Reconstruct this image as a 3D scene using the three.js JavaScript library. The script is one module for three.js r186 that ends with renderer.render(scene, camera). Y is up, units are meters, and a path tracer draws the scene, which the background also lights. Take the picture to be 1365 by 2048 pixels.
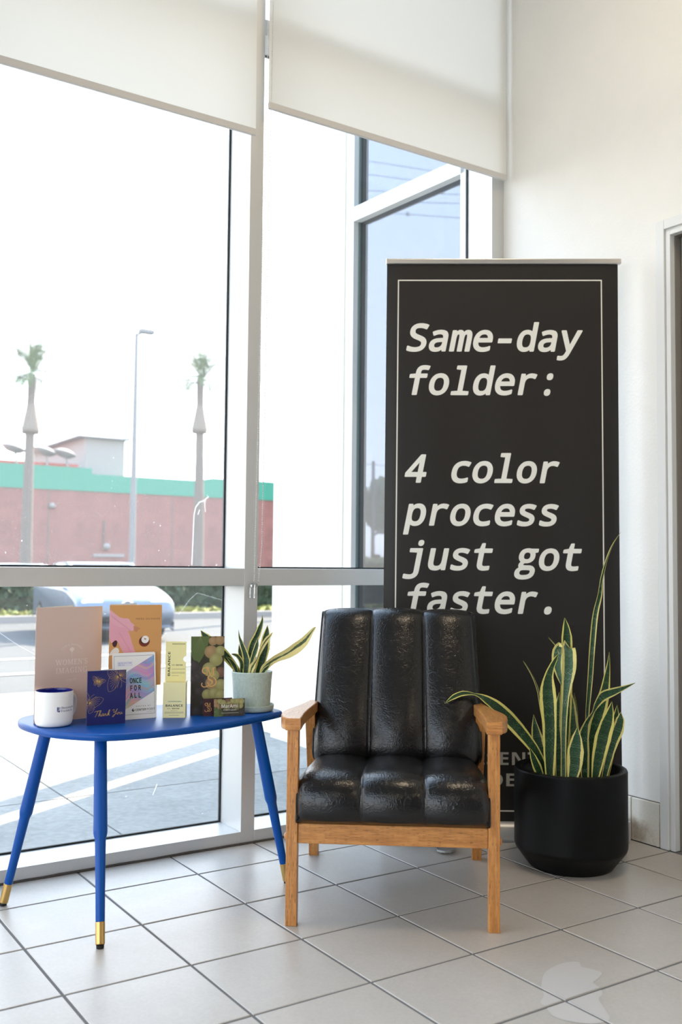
import * as THREE from 'three';
import { RoundedBoxGeometry } from 'three/addons/geometries/RoundedBoxGeometry.js';
import { mergeGeometries, mergeVertices, toCreasedNormals } from 'three/addons/utils/BufferGeometryUtils.js';
import { RectAreaLightUniformsLib } from 'three/addons/lights/RectAreaLightUniformsLib.js';

// ---------------------------------------------------------------- camera, sky, sun, exposure
const scene = new THREE.Scene();
const camera = new THREE.PerspectiveCamera(55.4024, 1365 / 2048, 0.05, 400);
camera.position.set(-1.0331, 0.9643, 2.5044);
camera.rotation.set(0.0540656, -0.5847724, 0.0094846, 'YXZ');
camera.focus = 2.95;
camera.userData.fStop = 3.6;
camera.updateMatrixWorld();

const renderer = new THREE.WebGLRenderer({ antialias: true });
renderer.toneMapping = THREE.LinearToneMapping;
renderer.toneMappingExposure = 1.2;
renderer.shadowMap.enabled = true;
RectAreaLightUniformsLib.init();

const SUN = new THREE.Vector3(0.85, 0.82, -0.53).normalize();
const SKY = 4.4;
{
  const w = 256, h = 128, data = new Float32Array(w * h * 4), d = new THREE.Vector3();
  for (let j = 0; j < h; j++) for (let i = 0; i < w; i++) {
    const el = ((j + 0.5) / h - 0.5) * Math.PI, az = ((i + 0.5) / w - 0.5) * 2 * Math.PI;
    d.set(Math.cos(el) * Math.cos(az), Math.sin(el), Math.cos(el) * Math.sin(az));
    const t = Math.pow(Math.max(0, Math.sin(el)), 0.55), g = Math.acos(THREE.MathUtils.clamp(d.dot(SUN), -1, 1));
    const glow = 0.9 * Math.exp(-g * 2.6);
    const c = [1.0 + (0.30 - 1.0) * t + glow, 1.0 + (0.53 - 1.0) * t + glow, 1.03 + (0.92 - 1.03) * t + glow * 0.95];
    const low = el < 0 ? 0.45 : 1;
    for (let k = 0; k < 3; k++) data[(j * w + i) * 4 + k] = c[k] * [1.05, 1.0, 0.91][k] * SKY * low;
    data[(j * w + i) * 4 + 3] = 1;
  }
  const sky = new THREE.DataTexture(data, w, h, THREE.RGBAFormat, THREE.FloatType);
  sky.mapping = THREE.EquirectangularReflectionMapping;
  sky.colorSpace = THREE.LinearSRGBColorSpace;
  sky.magFilter = THREE.LinearFilter; sky.needsUpdate = true;
  scene.background = sky;
}
const sun = new THREE.DirectionalLight(0xffedd2, 16);
sun.position.copy(SUN).multiplyScalar(60);
sun.castShadow = true;
sun.shadow.mapSize.set(4096, 4096);
Object.assign(sun.shadow.camera, { left: -30, right: 30, top: 30, bottom: -30, near: 1, far: 160 });
scene.add(sun, sun.target);

// ---------------------------------------------------------------- helpers
let seed = 20240611;
const rnd = () => { seed = (seed * 1664525 + 1013904223) >>> 0; return seed / 4294967296; };
const rr = (a, b) => a + (b - a) * rnd();
const V = (x, y, z) => new THREE.Vector3(x, y, z);
const taken = new Map();
function numbered(name) { const n = taken.get(name) ?? 0; taken.set(name, n + 1); return n ? name + '_' + String(n).padStart(3, '0') : name; }
function mesh(name, geometry, material, parent) {
  const m = new THREE.Mesh(geometry, material);
  m.name = parent ? name : numbered(name); m.castShadow = m.receiveShadow = true;
  (parent ?? scene).add(m);
  return m;
}
function tag(o, label, category, group) { o.userData.label = label; o.userData.category = category; if (group) o.userData.group = group; return o; }
function thing(name, label, category, pos = [0, 0, 0], turn = 0, group) {
  const o = new THREE.Group(); o.name = numbered(name); scene.add(o);
  o.position.set(...pos); o.rotation.y = turn;
  return tag(o, label, category, group);
}
function struct(name, geometry, material, parent) { const m = mesh(name, geometry, material, parent); if (!parent) m.userData.kind = 'structure'; return m; }
function structGroup(name) { const o = new THREE.Group(); o.name = name; o.userData.kind = 'structure'; scene.add(o); return o; }
// box from two corners
const box = (x0, x1, y0, y1, z0, z1) => new THREE.BoxGeometry(x1 - x0, y1 - y0, z1 - z0).translate((x0 + x1) / 2, (y0 + y1) / 2, (z0 + z1) / 2);
const rbox = (x0, x1, y0, y1, z0, z1, r = 0.002, s = 2) => new RoundedBoxGeometry(x1 - x0, y1 - y0, z1 - z0, s, r).translate((x0 + x1) / 2, (y0 + y1) / 2, (z0 + z1) / 2);
const join = (...g) => mergeGeometries(g.map((q) => { const n = q.index ? q.toNonIndexed() : q; for (const k of Object.keys(n.attributes)) if (!['position', 'normal', 'uv'].includes(k)) n.deleteAttribute(k); return n; }));
const lathe = (pts, seg = 48) => new THREE.LatheGeometry(pts.map(([x, y]) => new THREE.Vector2(x, y)), seg);
// uv in metres, grain along `axis` ('x','y','z') runs with v
function uvBox(g, axis = 'y', off = 0) {
  if (g.index) g = g.toNonIndexed();
  const p = g.attributes.position, uv = new Float32Array(p.count * 2), a = V(), b = V(), c = V(), n = V();
  for (let i = 0; i < p.count; i += 3) {
    a.fromBufferAttribute(p, i); b.fromBufferAttribute(p, i + 1); c.fromBufferAttribute(p, i + 2);
    n.copy(b).sub(a).cross(c.clone().sub(a));
    const ax = [Math.abs(n.x), Math.abs(n.y), Math.abs(n.z)], big = ax.indexOf(Math.max(...ax));
    const rest = [0, 1, 2].filter((k) => k !== big), along = { x: 0, y: 1, z: 2 }[axis];
    const kv = rest.includes(along) ? along : rest[0], ku = rest.find((k) => k !== kv);
    [a, b, c].forEach((q, k) => { const e = q.toArray(); uv[(i + k) * 2] = e[ku] + off; uv[(i + k) * 2 + 1] = e[kv] + off * 1.7; });
  }
  g.setAttribute('uv', new THREE.BufferAttribute(uv, 2));
  return g;
}
function bar(a, b, r0, r1, seg = 16) {   // tapered round bar between two points
  const d = b.clone().sub(a), g = new THREE.CylinderGeometry(r1, r0, d.length(), seg);
  g.applyQuaternion(new THREE.Quaternion().setFromUnitVectors(V(0, 1, 0), d.clone().normalize()));
  return g.translate(...a.clone().add(b).multiplyScalar(0.5).toArray());
}
function tube(points, r, seg = 40, rad = 8) { return new THREE.TubeGeometry(new THREE.CatmullRomCurve3(points), seg, r, rad); }
function canvas(w, h, draw) {
  const c = document.createElement('canvas'); c.width = w; c.height = h;
  const x = c.getContext('2d'); draw(x, w, h);
  const t = new THREE.CanvasTexture(c); t.colorSpace = THREE.SRGBColorSpace; t.anisotropy = 8;
  return t;
}
function dataTex(w, h, f, srgb = false, repeat = 1) {
  const d = new Uint8Array(w * h * 4);
  for (let j = 0; j < h; j++) for (let i = 0; i < w; i++) { const v = f(i / w, j / h, i, j); const o = (j * w + i) * 4; const a = Array.isArray(v) ? v : [v, v, v]; for (let k = 0; k < 3; k++) d[o + k] = Math.max(0, Math.min(255, a[k] * 255)); d[o + 3] = 255; }
  const t = new THREE.DataTexture(d, w, h); t.wrapS = t.wrapT = THREE.RepeatWrapping; t.magFilter = THREE.LinearFilter; t.minFilter = THREE.LinearFilter;
  if (srgb) t.colorSpace = THREE.SRGBColorSpace;
  t.repeat.set(repeat, repeat); t.needsUpdate = true; return t;
}
// tiling value noise
function noiseGrid(n) { const a = new Float32Array(n * n).map(() => rnd()); return (u, v) => { const x = u * n, y = v * n, i = Math.floor(x), j = Math.floor(y), f = x - i, g = y - j, s = f * f * (3 - 2 * f), t = g * g * (3 - 2 * g); const at = (p, q) => a[((q % n + n) % n) * n + ((p % n + n) % n)]; return (at(i, j) * (1 - s) + at(i + 1, j) * s) * (1 - t) + (at(i, j + 1) * (1 - s) + at(i + 1, j + 1) * s) * t; }; }
const N4 = noiseGrid(4), N8 = noiseGrid(8), N16 = noiseGrid(16), N32 = noiseGrid(32), N64 = noiseGrid(64), N128 = noiseGrid(128);
const fbm = (u, v) => 0.4 * N4(u, v) + 0.25 * N8(u, v) + 0.16 * N16(u, v) + 0.1 * N32(u, v) + 0.06 * N64(u, v) + 0.03 * N128(u, v);

// ---------------------------------------------------------------- materials
const std = (color, roughness = 0.6, extra = {}) => new THREE.MeshStandardMaterial({ color, roughness, ...extra });
const phys = (color, roughness, extra = {}) => new THREE.MeshPhysicalMaterial({ color, roughness, ...extra });
const rgb = (r, g, b) => new THREE.Color().setRGB(r, g, b);
const wallBump = dataTex(256, 256, (u, v) => 0.5 * N64(u, v) + 0.5 * N128(u, v), false, 2);
const wallMap = dataTex(256, 256, (u, v) => { const n = 0.965 + 0.05 * (fbm(u, v) - 0.5); return [n, n, n * 0.995]; }, true, 0.5);
const woodTone = (u, v, a, b) => {
  const w = fbm(u * 0.7, v * 0.16) * 0.9, ring = 0.5 + 0.5 * Math.sin((u * 9 + w * 7) * 6.283);
  const pore = N128(u * 2, v * 0.14) > 0.8 ? 0.8 : 1, k = 0.25 + 0.5 * ring * 0.55 + 0.45 * N32(u * 2, v * 0.2);
  return a.map((q, i) => (q + (b[i] - q) * k) * pore);
};
const woodMap = dataTex(512, 512, (u, v) => woodTone(u, v, [0.64, 0.40, 0.185], [0.83, 0.58, 0.31]), true, 4);
const leatherBump = dataTex(512, 512, (u, v) => {
  const q = (n, s) => 1 - Math.min(1, Math.abs(n(u + 0.02 * N32(u, v), v + 0.02 * N32(v, u)) - 0.5) * s);
  return 0.55 * q(N32, 9) * N16(u, v) + 0.3 * q(N64, 7) + 0.15 * N128(u, v);
}, false, 3);
const M = {
  wall: std(rgb(0.83, 0.82, 0.79), 0.75, { map: wallMap, bumpMap: wallBump, bumpScale: 0.0004 }),
  ceiling: std(rgb(0.34, 0.34, 0.33), 0.9),
  grout: std(rgb(0.16, 0.155, 0.15), 0.95, { bumpMap: wallBump, bumpScale: 0.001 }),
  alu: std(rgb(0.60, 0.60, 0.585), 0.42, { metalness: 0.35, bumpMap: wallBump, bumpScale: 0.00015 }),
  aluBright: std(rgb(0.72, 0.72, 0.72), 0.3, { metalness: 0.9 }),
  gasket: std(rgb(0.008, 0.012, 0.012), 0.6),
  glass: phys(rgb(0.97, 0.985, 0.98), 0, { transmission: 1, ior: 1.5, thickness: 0 }),
  tinted: phys(rgb(0.112, 0.130, 0.165), 0, { transmission: 1, ior: 1.5, thickness: 0 }),
  blind: phys(rgb(0.80, 0.79, 0.74), 1, { transmission: 0.32, thickness: 0, specularIntensity: 0.1, bumpMap: dataTex(256, 256, (u, v) => 0.5 + 0.25 * Math.sin(u * 6.283 * 128) * Math.sin(v * 6.283 * 128) + 0.2 * N128(u, v)), bumpScale: 0.0003 }),
  blindBar: std(rgb(0.62, 0.605, 0.585), 0.5),
  bead: std(rgb(0.7, 0.7, 0.66), 0.3),
  clearPlastic: phys(rgb(0.95, 0.97, 0.97), 0.08, { transmission: 1, thickness: 0.004, ior: 1.45 }),
  wood: phys(rgb(1, 1, 1), 0.36, { map: woodMap, bumpMap: woodMap, bumpScale: 0.0002, clearcoat: 0.35, clearcoatRoughness: 0.2 }),
  leather: phys(rgb(0.0045, 0.0045, 0.0052), 0.27, { bumpMap: leatherBump, bumpScale: 0.0008, specularIntensity: 1 }),
  blue: phys(rgb(0.0005, 0.074, 0.345), 0.36, { specularIntensity: 0.55 }),
  brass: std(rgb(0.62, 0.40, 0.14), 0.32, { metalness: 0.85 }),
  rubber: std(rgb(0.012, 0.012, 0.012), 0.8),
  blackPot: phys(rgb(0.004, 0.0045, 0.005), 0.42, { specularIntensity: 0.32 }),
  soil: std(rgb(0.03, 0.022, 0.016), 1),
  sage: phys(rgb(0.50, 0.60, 0.53), 0.5, { map: dataTex(256, 256, (u, v) => { const n = 0.95 + 0.1 * (N128(u, v) - 0.5) + 0.06 * (N32(u, v) - 0.5); return [n, n, n]; }, true, 2) }),
  white: std(rgb(0.82, 0.82, 0.81), 0.4),
  mugBlue: std(rgb(0.010, 0.015, 0.22), 0.15),
  frameGrey: std(rgb(0.74, 0.75, 0.74), 0.5),
  doorGrey: std(rgb(0.36, 0.36, 0.34), 0.6),
  reveal: std(rgb(0.24, 0.215, 0.185), 0.6),
  paperWhite: std(rgb(0.85, 0.85, 0.83), 0.6),
};
// ---------------------------------------------------------------- room shell
const ZW = -0.524, ZG = -0.684, ZO = -0.70, XW = 1.79, XL = -4.05, ZB = 6.2, CH = 3.9, T = 0.31;
// floor: a grout bed with separate tiles
const floor = struct('floor', box(XL - 0.2, XW + 0.16, -0.12, -0.0018, ZO, ZB + 0.2), M.grout);
{
  const maps = [0, 1, 2].map((k) => dataTex(256, 256, (u, v) => {
    const n = 0.95 + 0.07 * (fbm(u + k * 0.31, v + k * 0.17) - 0.5) + 0.035 * (N128(u, v + k * 0.37) - 0.5), s = 1;
    return [n * s, n * s * 0.985, n * s * 0.965];
  }, true, 1));
  const mats = maps.map((m, k) => phys(rgb(0.585 - 0.012 * k, 0.56 - 0.012 * k, 0.53 - 0.012 * k), 0.36, { map: m, bumpMap: wallBump, bumpScale: 0.00012, specularIntensity: 0.9 }));
  const gap = 0.0038, ch = 0.0013, cache = new Map();
  function tileGeometry(w, d, k) {
    const key = w.toFixed(3) + '/' + d.toFixed(3) + '/' + k;
    if (cache.has(key)) return cache.get(key);
    const pos = [], uv = [], ou = [0.3, 0.45, 0.6, 0.72][k % 4], ov = [0.3, 0.7, 0.45, 0.6][k % 4], a = w / 2, b = d / 2, ring = (s, y) => [[-a + s, y, -b + s], [a - s, y, -b + s], [a - s, y, b - s], [-a + s, y, b - s]];
    const quad = (p, q, r, s) => { for (const e of [p, r, q, p, s, r]) { pos.push(...e); uv.push(e[0] / 0.62 + ou, e[2] / 0.62 + ov); } };
    const top = ring(ch, 0), mid = ring(0, -ch), low = ring(0, -0.004);
    quad(...top);
    for (let i = 0; i < 4; i++) { const j = (i + 1) % 4; quad(mid[i], mid[j], top[j], top[i]); quad(low[i], low[j], mid[j], mid[i]); }
    const g = new THREE.BufferGeometry();
    g.setAttribute('position', new THREE.Float32BufferAttribute(pos, 3)); g.setAttribute('uv', new THREE.Float32BufferAttribute(uv, 2));
    g.computeVertexNormals(); cache.set(key, g); return g;
  }
  for (let i = -2; i <= 9; i++) for (let j = -9; j <= 5; j++) {
    const x0 = Math.max(XL, j * T) + gap, x1 = Math.min(XW - 0.016, (j + 1) * T - gap) , z0 = Math.max(ZW + 0.004, i * T + gap), z1 = (i + 1) * T - gap;
    if (x1 - x0 < 0.02 || z1 - z0 < 0.02) continue;
    const t = mesh('tile', tileGeometry(x1 - x0, z1 - z0, (i * 7 + j * 3 + 40) % 4), mats[(i * 5 + j * 11 + 60) % 3], floor);
    t.position.set((x0 + x1) / 2, rr(-0.0003, 0.0003), (z0 + z1) / 2); t.rotation.set(rr(-0.0009, 0.0009), 0, rr(-0.0009, 0.0009));
  }
  // the tiles behind the camera, out of the picture: one joined bed
  struct('rear_tiling', box(XL, XW - 0.016, -0.004, 0, 10 * T + gap, ZB), mats[0], floor);
  struct('side_tiling', box(XL, -9 * T - gap, -0.004, 0, ZW + 0.004, 10 * T - gap), mats[1], floor);
  // pale dried stain across two tiles
  const out = [[0.692, 0.798], [0.754, 0.782], [0.793, 0.788], [0.806, 0.8], [0.791, 0.82], [0.804, 0.85], [0.806, 0.87], [0.773, 0.889], [0.746, 0.898], [0.737, 0.926], [0.715, 0.953], [0.692, 0.962], [0.663, 1.006], [0.632, 1.045], [0.594, 1.042], [0.56, 1.014], [0.543, 0.977], [0.549, 0.952], [0.562, 0.927], [0.567, 0.907], [0.598, 0.887], [0.623, 0.854], [0.656, 0.824]];
  const ring0 = new THREE.CatmullRomCurve3(out.map(([x, z]) => V(x, 0, z)), true, 'centripetal').getPoints(90).map((q) => [q.x, q.z]);
  const clip = (poly, ax, lim, keepLow) => { const r = []; poly.forEach((p, k) => { const q = poly[(k + 1) % poly.length], pi = keepLow ? p[ax] <= lim : p[ax] >= lim, qi = keepLow ? q[ax] <= lim : q[ax] >= lim; if (pi) r.push(p); if (pi !== qi) { const t = (lim - p[ax]) / (q[ax] - p[ax]); r.push([p[0] + t * (q[0] - p[0]), p[1] + t * (q[1] - p[1])]); } }); return r; };
  const stainMat = phys(rgb(0.59, 0.56, 0.535), 0.3, { bumpMap: wallBump, bumpScale: 0.0002 });
  for (const [x0, x1] of [[T, 2 * T], [2 * T, 3 * T]]) for (const [z0, z1] of [[2 * T, 3 * T], [3 * T, 4 * T]]) {
    const g = gap + ch; let q = ring0;
    for (const [ax, lim, low] of [[0, x0 + g, false], [0, x1 - g, true], [1, z0 + g, false], [1, z1 - g, true]]) q = clip(q, ax, lim, low);
    if (q.length < 3) continue;
    struct('stain', new THREE.ShapeGeometry(new THREE.Shape(q.map(([x, z]) => new THREE.Vector2(x, -z)))).rotateX(-Math.PI / 2).translate(0, 0.0007, 0), stainMat, floor).userData.label = 'pale dried stain';
  }
}
struct('ceiling', box(XL - 0.2, XW + 0.16, CH, CH + 0.25, ZO, ZB + 0.2), M.ceiling);
// right wall with the door opening
const D0 = 0.322, D1 = 1.25, DH = 2.146;
struct('wall_right', uvBox(join(box(XW, XW + 0.16, 0, CH, ZO, D0), box(XW, XW + 0.16, DH, CH, D0, D1), box(XW, XW + 0.16, 0, CH, D1, ZB))), M.wall);
struct('wall_back', uvBox(box(XL - 0.2, XW + 0.16, 0, CH, ZB, ZB + 0.2)), std(rgb(0.20, 0.20, 0.21), 0.8));
struct('wall_left', uvBox(join(box(XL - 0.18, XL, 0, CH, ZO, -0.1), box(XL - 0.18, XL, 0, CH, 5.2, ZB), box(XL - 0.18, XL, 3.3, CH, -0.1, 5.2))), std(rgb(0.42, 0.42, 0.42), 0.8));
{ // the glazed left side of the room, out of the picture: the daylight on the armchair and banner comes from here
  const g = structGroup('window_7');
  for (let k = 0; k <= 4; k++) mesh('mullion', rbox(XL - 0.17, XL - 0.005, 0, 3.3, -0.1 + k * 1.3117, -0.1 + k * 1.3117 + 0.053, 0.0015, 1), M.alu, g);
  for (let k = 0; k < 4; k++) {
    const z0 = -0.047 + k * 1.3117, z1 = z0 + 1.2587;
    for (const [n, y0, y1] of [['sill', 0.003, 0.043], ['rail', 0.888, 0.948], ['head', 3.24, 3.3]]) mesh(n, rbox(XL - 0.17, XL - 0.006, y0, y1, z0, z1, 0.0015, 1), M.alu, g);
    for (const [y0, y1] of [[0.043, 0.888], [0.948, 3.24]]) mesh('pane', new THREE.PlaneGeometry(z1 - z0, y1 - y0).rotateY(Math.PI / 2).translate(XL - 0.15, (y0 + y1) / 2, (z0 + z1) / 2), M.glass, g);
  }
}
{
  const b = structGroup('baseboard_right');
  const stain = canvas(256, 256, (x) => {
    x.fillStyle = '#e6e3da'; x.fillRect(0, 0, 256, 256);
    for (let k = 0; k < 2600; k++) { const v = rnd(); x.fillStyle = `rgba(${120 + 60 * v},${105 + 55 * v},${80 + 45 * v},0.05)`; x.beginPath(); x.arc(rnd() * 256, 256 * Math.sqrt(rnd()), 1 + 3 * rnd(), 0, 7); x.fill(); }
    for (let k = 0; k < 260; k++) { x.fillStyle = `rgba(128,104,62,0.03)`; x.beginPath(); x.ellipse(10 + 200 * Math.sqrt(rnd()) * rnd(), 120 + 120 * rnd(), 6 + 26 * rnd(), 4 + 14 * rnd(), rnd(), 0, 7); x.fill(); }
    for (let k = 0; k < 160; k++) { x.fillStyle = `rgba(70,60,45,0.25)`; x.fillRect(rnd() * 256, 150 + rnd() * 106, 1 + rnd() * 2, 1); }
  });
  const m = phys(rgb(0.9, 0.9, 0.88), 0.45, { map: stain });
  const seams = [ZW + 0.003, -0.463, -0.158, 0.147, 0.268];
  for (let k = 0; k < 4; k++) {
    const z0 = seams[k] + 0.0015, z1 = seams[k + 1] - 0.0015, g = new RoundedBoxGeometry(0.013, 0.148, z1 - z0, 2, 0.0025);
    mesh('tile', g, m, b).position.set(XW - 0.0065, 0.0755, (z0 + z1) / 2);
  }
  mesh('cove', box(XW - 0.004, XW, 0, 0.152, ZW, 0.268), M.grout, b);
}
// ---------------------------------------------------------------- storefront glazing
const P = 1.154, bays = [];
for (let k = 0; k < 5; k++) bays.push([0.623 - P * k, 1.724 - P * k]);       // inner edges of the bays, from the corner leftwards
const specks = (base, marks) => {
  const c = document.createElement('canvas'); c.width = 700; c.height = 1024; const x = c.getContext('2d');
  x.fillStyle = `rgb(${base},${base},${base})`; x.fillRect(0, 0, 700, 1024);
  for (let k = 0; k < 9000; k++) { const v = Math.floor(base + rnd() * 60); x.fillStyle = `rgba(${v},${v},${v},0.5)`; x.fillRect(rnd() * 700, rnd() * 1024, 1 + rnd() * 1.2, 1 + rnd() * 1.2); }
  for (let k = 0; k < 60; k++) { x.fillStyle = 'rgba(170,170,170,0.9)'; x.beginPath(); x.ellipse(rnd() * 700, rnd() * 1024, 0.6 + rnd() * 1.4, 0.6 + rnd(), rnd() * 3, 0, 7); x.fill(); }
  marks(x); const t = new THREE.CanvasTexture(c); return t;
};
bays.forEach(([x0, x1], k) => {
  const g = structGroup('window_' + (k + 1));
  const part = (n, geo, m) => mesh(n, geo, m, g);
  part('mullion', uvBox(rbox(x0 - 0.053, x0, 0, CH, ZO, ZW, 0.0015)), M.alu);
  if (k === 0) part('jamb', uvBox(rbox(x1, XW, 0, CH, ZO, ZW, 0.0015)), M.alu);
  part('sill', uvBox(rbox(x0, x1, 0.003, 0.043, ZO, ZW + 0.0005, 0.0015), 'x'), M.alu);
  part('rail', uvBox(rbox(x0, x1, 0.888, 0.948, ZO, ZW - 0.0005, 0.0015), 'x'), M.alu);
  part('transom', uvBox(rbox(x0, x1, 2.90, 2.96, ZO, ZW - 0.03, 0.0015), 'x'), M.alu);
  part('head', uvBox(rbox(x0, x1, CH - 0.08, CH, ZO, ZW, 0.0015), 'x'), M.alu);
  for (const [n, y0, y1] of [['lower', 0.043, 0.888], ['upper', 0.948, 2.90], ['top', 2.96, CH - 0.08]]) {
    part('pane', new THREE.PlaneGeometry(x1 - x0, y1 - y0).translate((x0 + x1) / 2, (y0 + y1) / 2, ZG), M.glass);
    const q = 0.006, z0 = ZG - 0.004, z1 = ZG + 0.005;
    part('gasket', join(box(x1 - q, x1, y0, y1, z0, z1), box(x0, x0 + q, y0, y1, z0, z1), box(x0 + q, x1 - q, y0, y0 + q, z0, z1), box(x0 + q, x1 - q, y1 - 0.003, y1, z0, z1)), M.gasket);
    if (k === 1 && n !== 'top') {
      const up = n === 'upper', W = x1 - x0, H = y1 - y0;
      const pt = (wx, wy) => [(wx - x0) / W * 700, (y1 - wy) / H * 1024];
      const alpha = specks(up ? 27 : 8, (x) => {
        x.lineCap = 'round';
        const line = (pts, w, s) => { x.strokeStyle = s; x.lineWidth = w; x.beginPath(); pts.forEach((p, i) => { const e = pt(...p); i ? x.lineTo(...e) : x.moveTo(...e); }); x.stroke(); };
        if (up) {   // dried white run on the glass
          line([[0.508, 1.20], [0.49, 1.185], [0.472, 1.178], [0.458, 1.16], [0.452, 1.13], [0.450, 1.05], [0.447, 0.955]], 3.2, 'rgba(190,190,190,0.6)');
          line([[0.497, 1.19], [0.494, 1.17], [0.497, 1.145]], 2.2, 'rgba(190,190,190,0.6)'); line([[0.473, 1.15], [0.468, 1.135]], 2, 'rgba(235,235,235,0.8)');
        } else {    // long scratches
          line([[0.40, 0.79], [0.44, 0.84], [0.47, 0.865], [0.60, 0.83]], 2.0, 'rgba(150,150,150,0.4)');
          line([[-0.30, 0.80], [-0.16, 0.70], [-0.02, 0.62]], 2.4, 'rgba(150,150,150,0.35)'); line([[0.33, 0.20], [0.315, 0.165]], 2, 'rgba(210,210,210,0.7)');
        }
      });
      const film = phys(rgb(0.95, 0.93, 0.89), 1, { transmission: 1, thickness: 0, specularIntensity: 0, transparent: true, alphaMap: alpha, side: THREE.DoubleSide });
      const f = part('dust_film', new THREE.PlaneGeometry(W - 0.012, H - 0.012).translate((x0 + x1) / 2, (y0 + y1) / 2, ZG + 0.0015), film);
      f.userData.label = up ? 'dusty haze with a dried white run on the upper glass' : 'faint dust and scratches on the lower glass';
    }
  }
});
{ // grimy sealant line where the sill meets the tiles
  const pts = [];
  for (let k = 0; k <= 120; k++) pts.push(V(XL + (XW - XL) * k / 120, 0.0015 + rr(0, 0.002), ZW + 0.003 + rr(-0.001, 0.002)));
  struct('trim_1', new THREE.TubeGeometry(new THREE.CatmullRomCurve3(pts), 240, 0.0042, 6), std(rgb(0.075, 0.065, 0.055), 0.95));
}
// roller blinds
function blind(label, x0, x1, bottom, chainX, chainBottom, chainSide) {
  const z = -0.484, t = thing('roller_blind', label, 'blind', [(x0 + x1) / 2, bottom, z]), w = x1 - x0, h = CH - 0.06 - bottom;
  const fab = new THREE.PlaneGeometry(w, h, 24, 40).translate(0, h / 2, 0), p = fab.attributes.position;
  for (let i = 0; i < p.count; i++) { const x = p.getX(i) / w, y = p.getY(i); p.setZ(i, 0.0035 * Math.sin(x * 7 + y * 1.7) * Math.min(1, y * 3)); }
  fab.computeVertexNormals();
  const uv = fab.attributes.uv; for (let i = 0; i < uv.count; i++) uv.setXY(i, uv.getX(i) * w * 4, uv.getY(i) * h * 4);
  mesh('fabric', fab, M.blind, t);
  mesh('bottom_bar', rbox(-w / 2, w / 2, 0, 0.026, -0.006, 0.006, 0.004, 3), M.blindBar, t);
  mesh('roller', new THREE.CylinderGeometry(0.03, 0.03, w, 24).rotateZ(Math.PI / 2).translate(0, h, 0), M.blindBar, t);
  if (chainX !== null) {
    const beads = [], s = new THREE.IcosahedronGeometry(0.0024, 0), X = chainX - (x0 + x1) / 2, top = h, bot = chainBottom - bottom;
    for (const side of [0, 1]) for (let y = bot; y < top; y += 0.0062) {
      const f = (y - bot) / (top - bot), q = Math.min(1, (y - bot) / 0.12);
      beads.push(s.clone().translate(X + (side ? 0.011 + 0.010 * q : -0.006 + 0.012 * f) + chainSide * 0.014 * f, y, 0.012 - 0.03 * (1 - f)));
    }
    const c = mesh('bead_chain', join(...beads), M.bead, t); c.userData.label = 'thin beaded pull chain';
  }
  return t;
}
const blindA = blind('white roller blind over the left pane, hanging slightly lower', -0.55, 0.568, 2.476, null, 0, 0);
const blindB = blind('white roller blind beside the corner wall with a bead chain', 0.617, 1.768, 2.589, 0.603, 0.905, 0.6);
{ // clear plastic chain tensioner screwed to the mullion
  const t = thing('chain_tensioner', 'clear plastic chain holder fixed to the window post', 'chain holder', [0.5965, 0.868, ZW + 0.0105]);
  mesh('body', join(rbox(-0.0075, 0.0075, -0.024, 0.026, -0.0095, 0.0075, 0.004, 3), new THREE.CylinderGeometry(0.009, 0.009, 0.012, 24).rotateX(Math.PI / 2).translate(0.006, 0.022, 0.001)), M.clearPlastic, t);
  mesh('screw', new THREE.CylinderGeometry(0.0028, 0.0028, 0.004, 12).rotateX(Math.PI / 2).translate(0, -0.012, 0.007), M.aluBright, t);
}
{ // door in the right wall
  const g = structGroup('door_1');
  mesh('casing', join(rbox(XW - 0.012, XW + 0.01, 0, DH + 0.048, D0 - 0.052, D0 - 0.016, 0.002), rbox(XW - 0.012, XW + 0.01, DH + 0.012, DH + 0.048, D0 - 0.0155, D1 + 0.05, 0.002), rbox(XW - 0.012, XW + 0.01, 0, DH + 0.012, D1 + 0.014, D1 + 0.05, 0.002)), M.frameGrey, g);
  mesh('stop', join(rbox(XW - 0.006, XW + 0.02, 0, DH + 0.004, D0 - 0.012, D0 + 0.006, 0.002), rbox(XW - 0.006, XW + 0.02, DH - 0.012, DH + 0.004, D0 + 0.006, D1, 0.002)), M.frameGrey, g);
  mesh('reveal', join(box(XW + 0.021, XW + 0.16, 0, DH, D0, D0 + 0.008), box(XW + 0.021, XW + 0.16, DH - 0.008, DH, D0 + 0.008, D1), box(XW + 0.021, XW + 0.16, 0, DH - 0.008, D1 - 0.008, D1)), M.reveal, g);
  mesh('slab', rbox(XW + 0.048, XW + 0.088, 0.006, DH - 0.012, D0 + 0.012, D1 - 0.012, 0.002), M.doorGrey, g);
  mesh('handle', join(new THREE.CylinderGeometry(0.024, 0.024, 0.008, 24).rotateZ(Math.PI / 2).translate(XW + 0.045, 1.0, D1 - 0.09), bar(V(XW + 0.045, 1, D1 - 0.09), V(XW + 0.005, 1, D1 - 0.09), 0.009, 0.009), bar(V(XW + 0.005, 1, D1 - 0.085), V(XW + 0.005, 1, D1 - 0.2), 0.009, 0.008)), M.aluBright, g);
}
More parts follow.
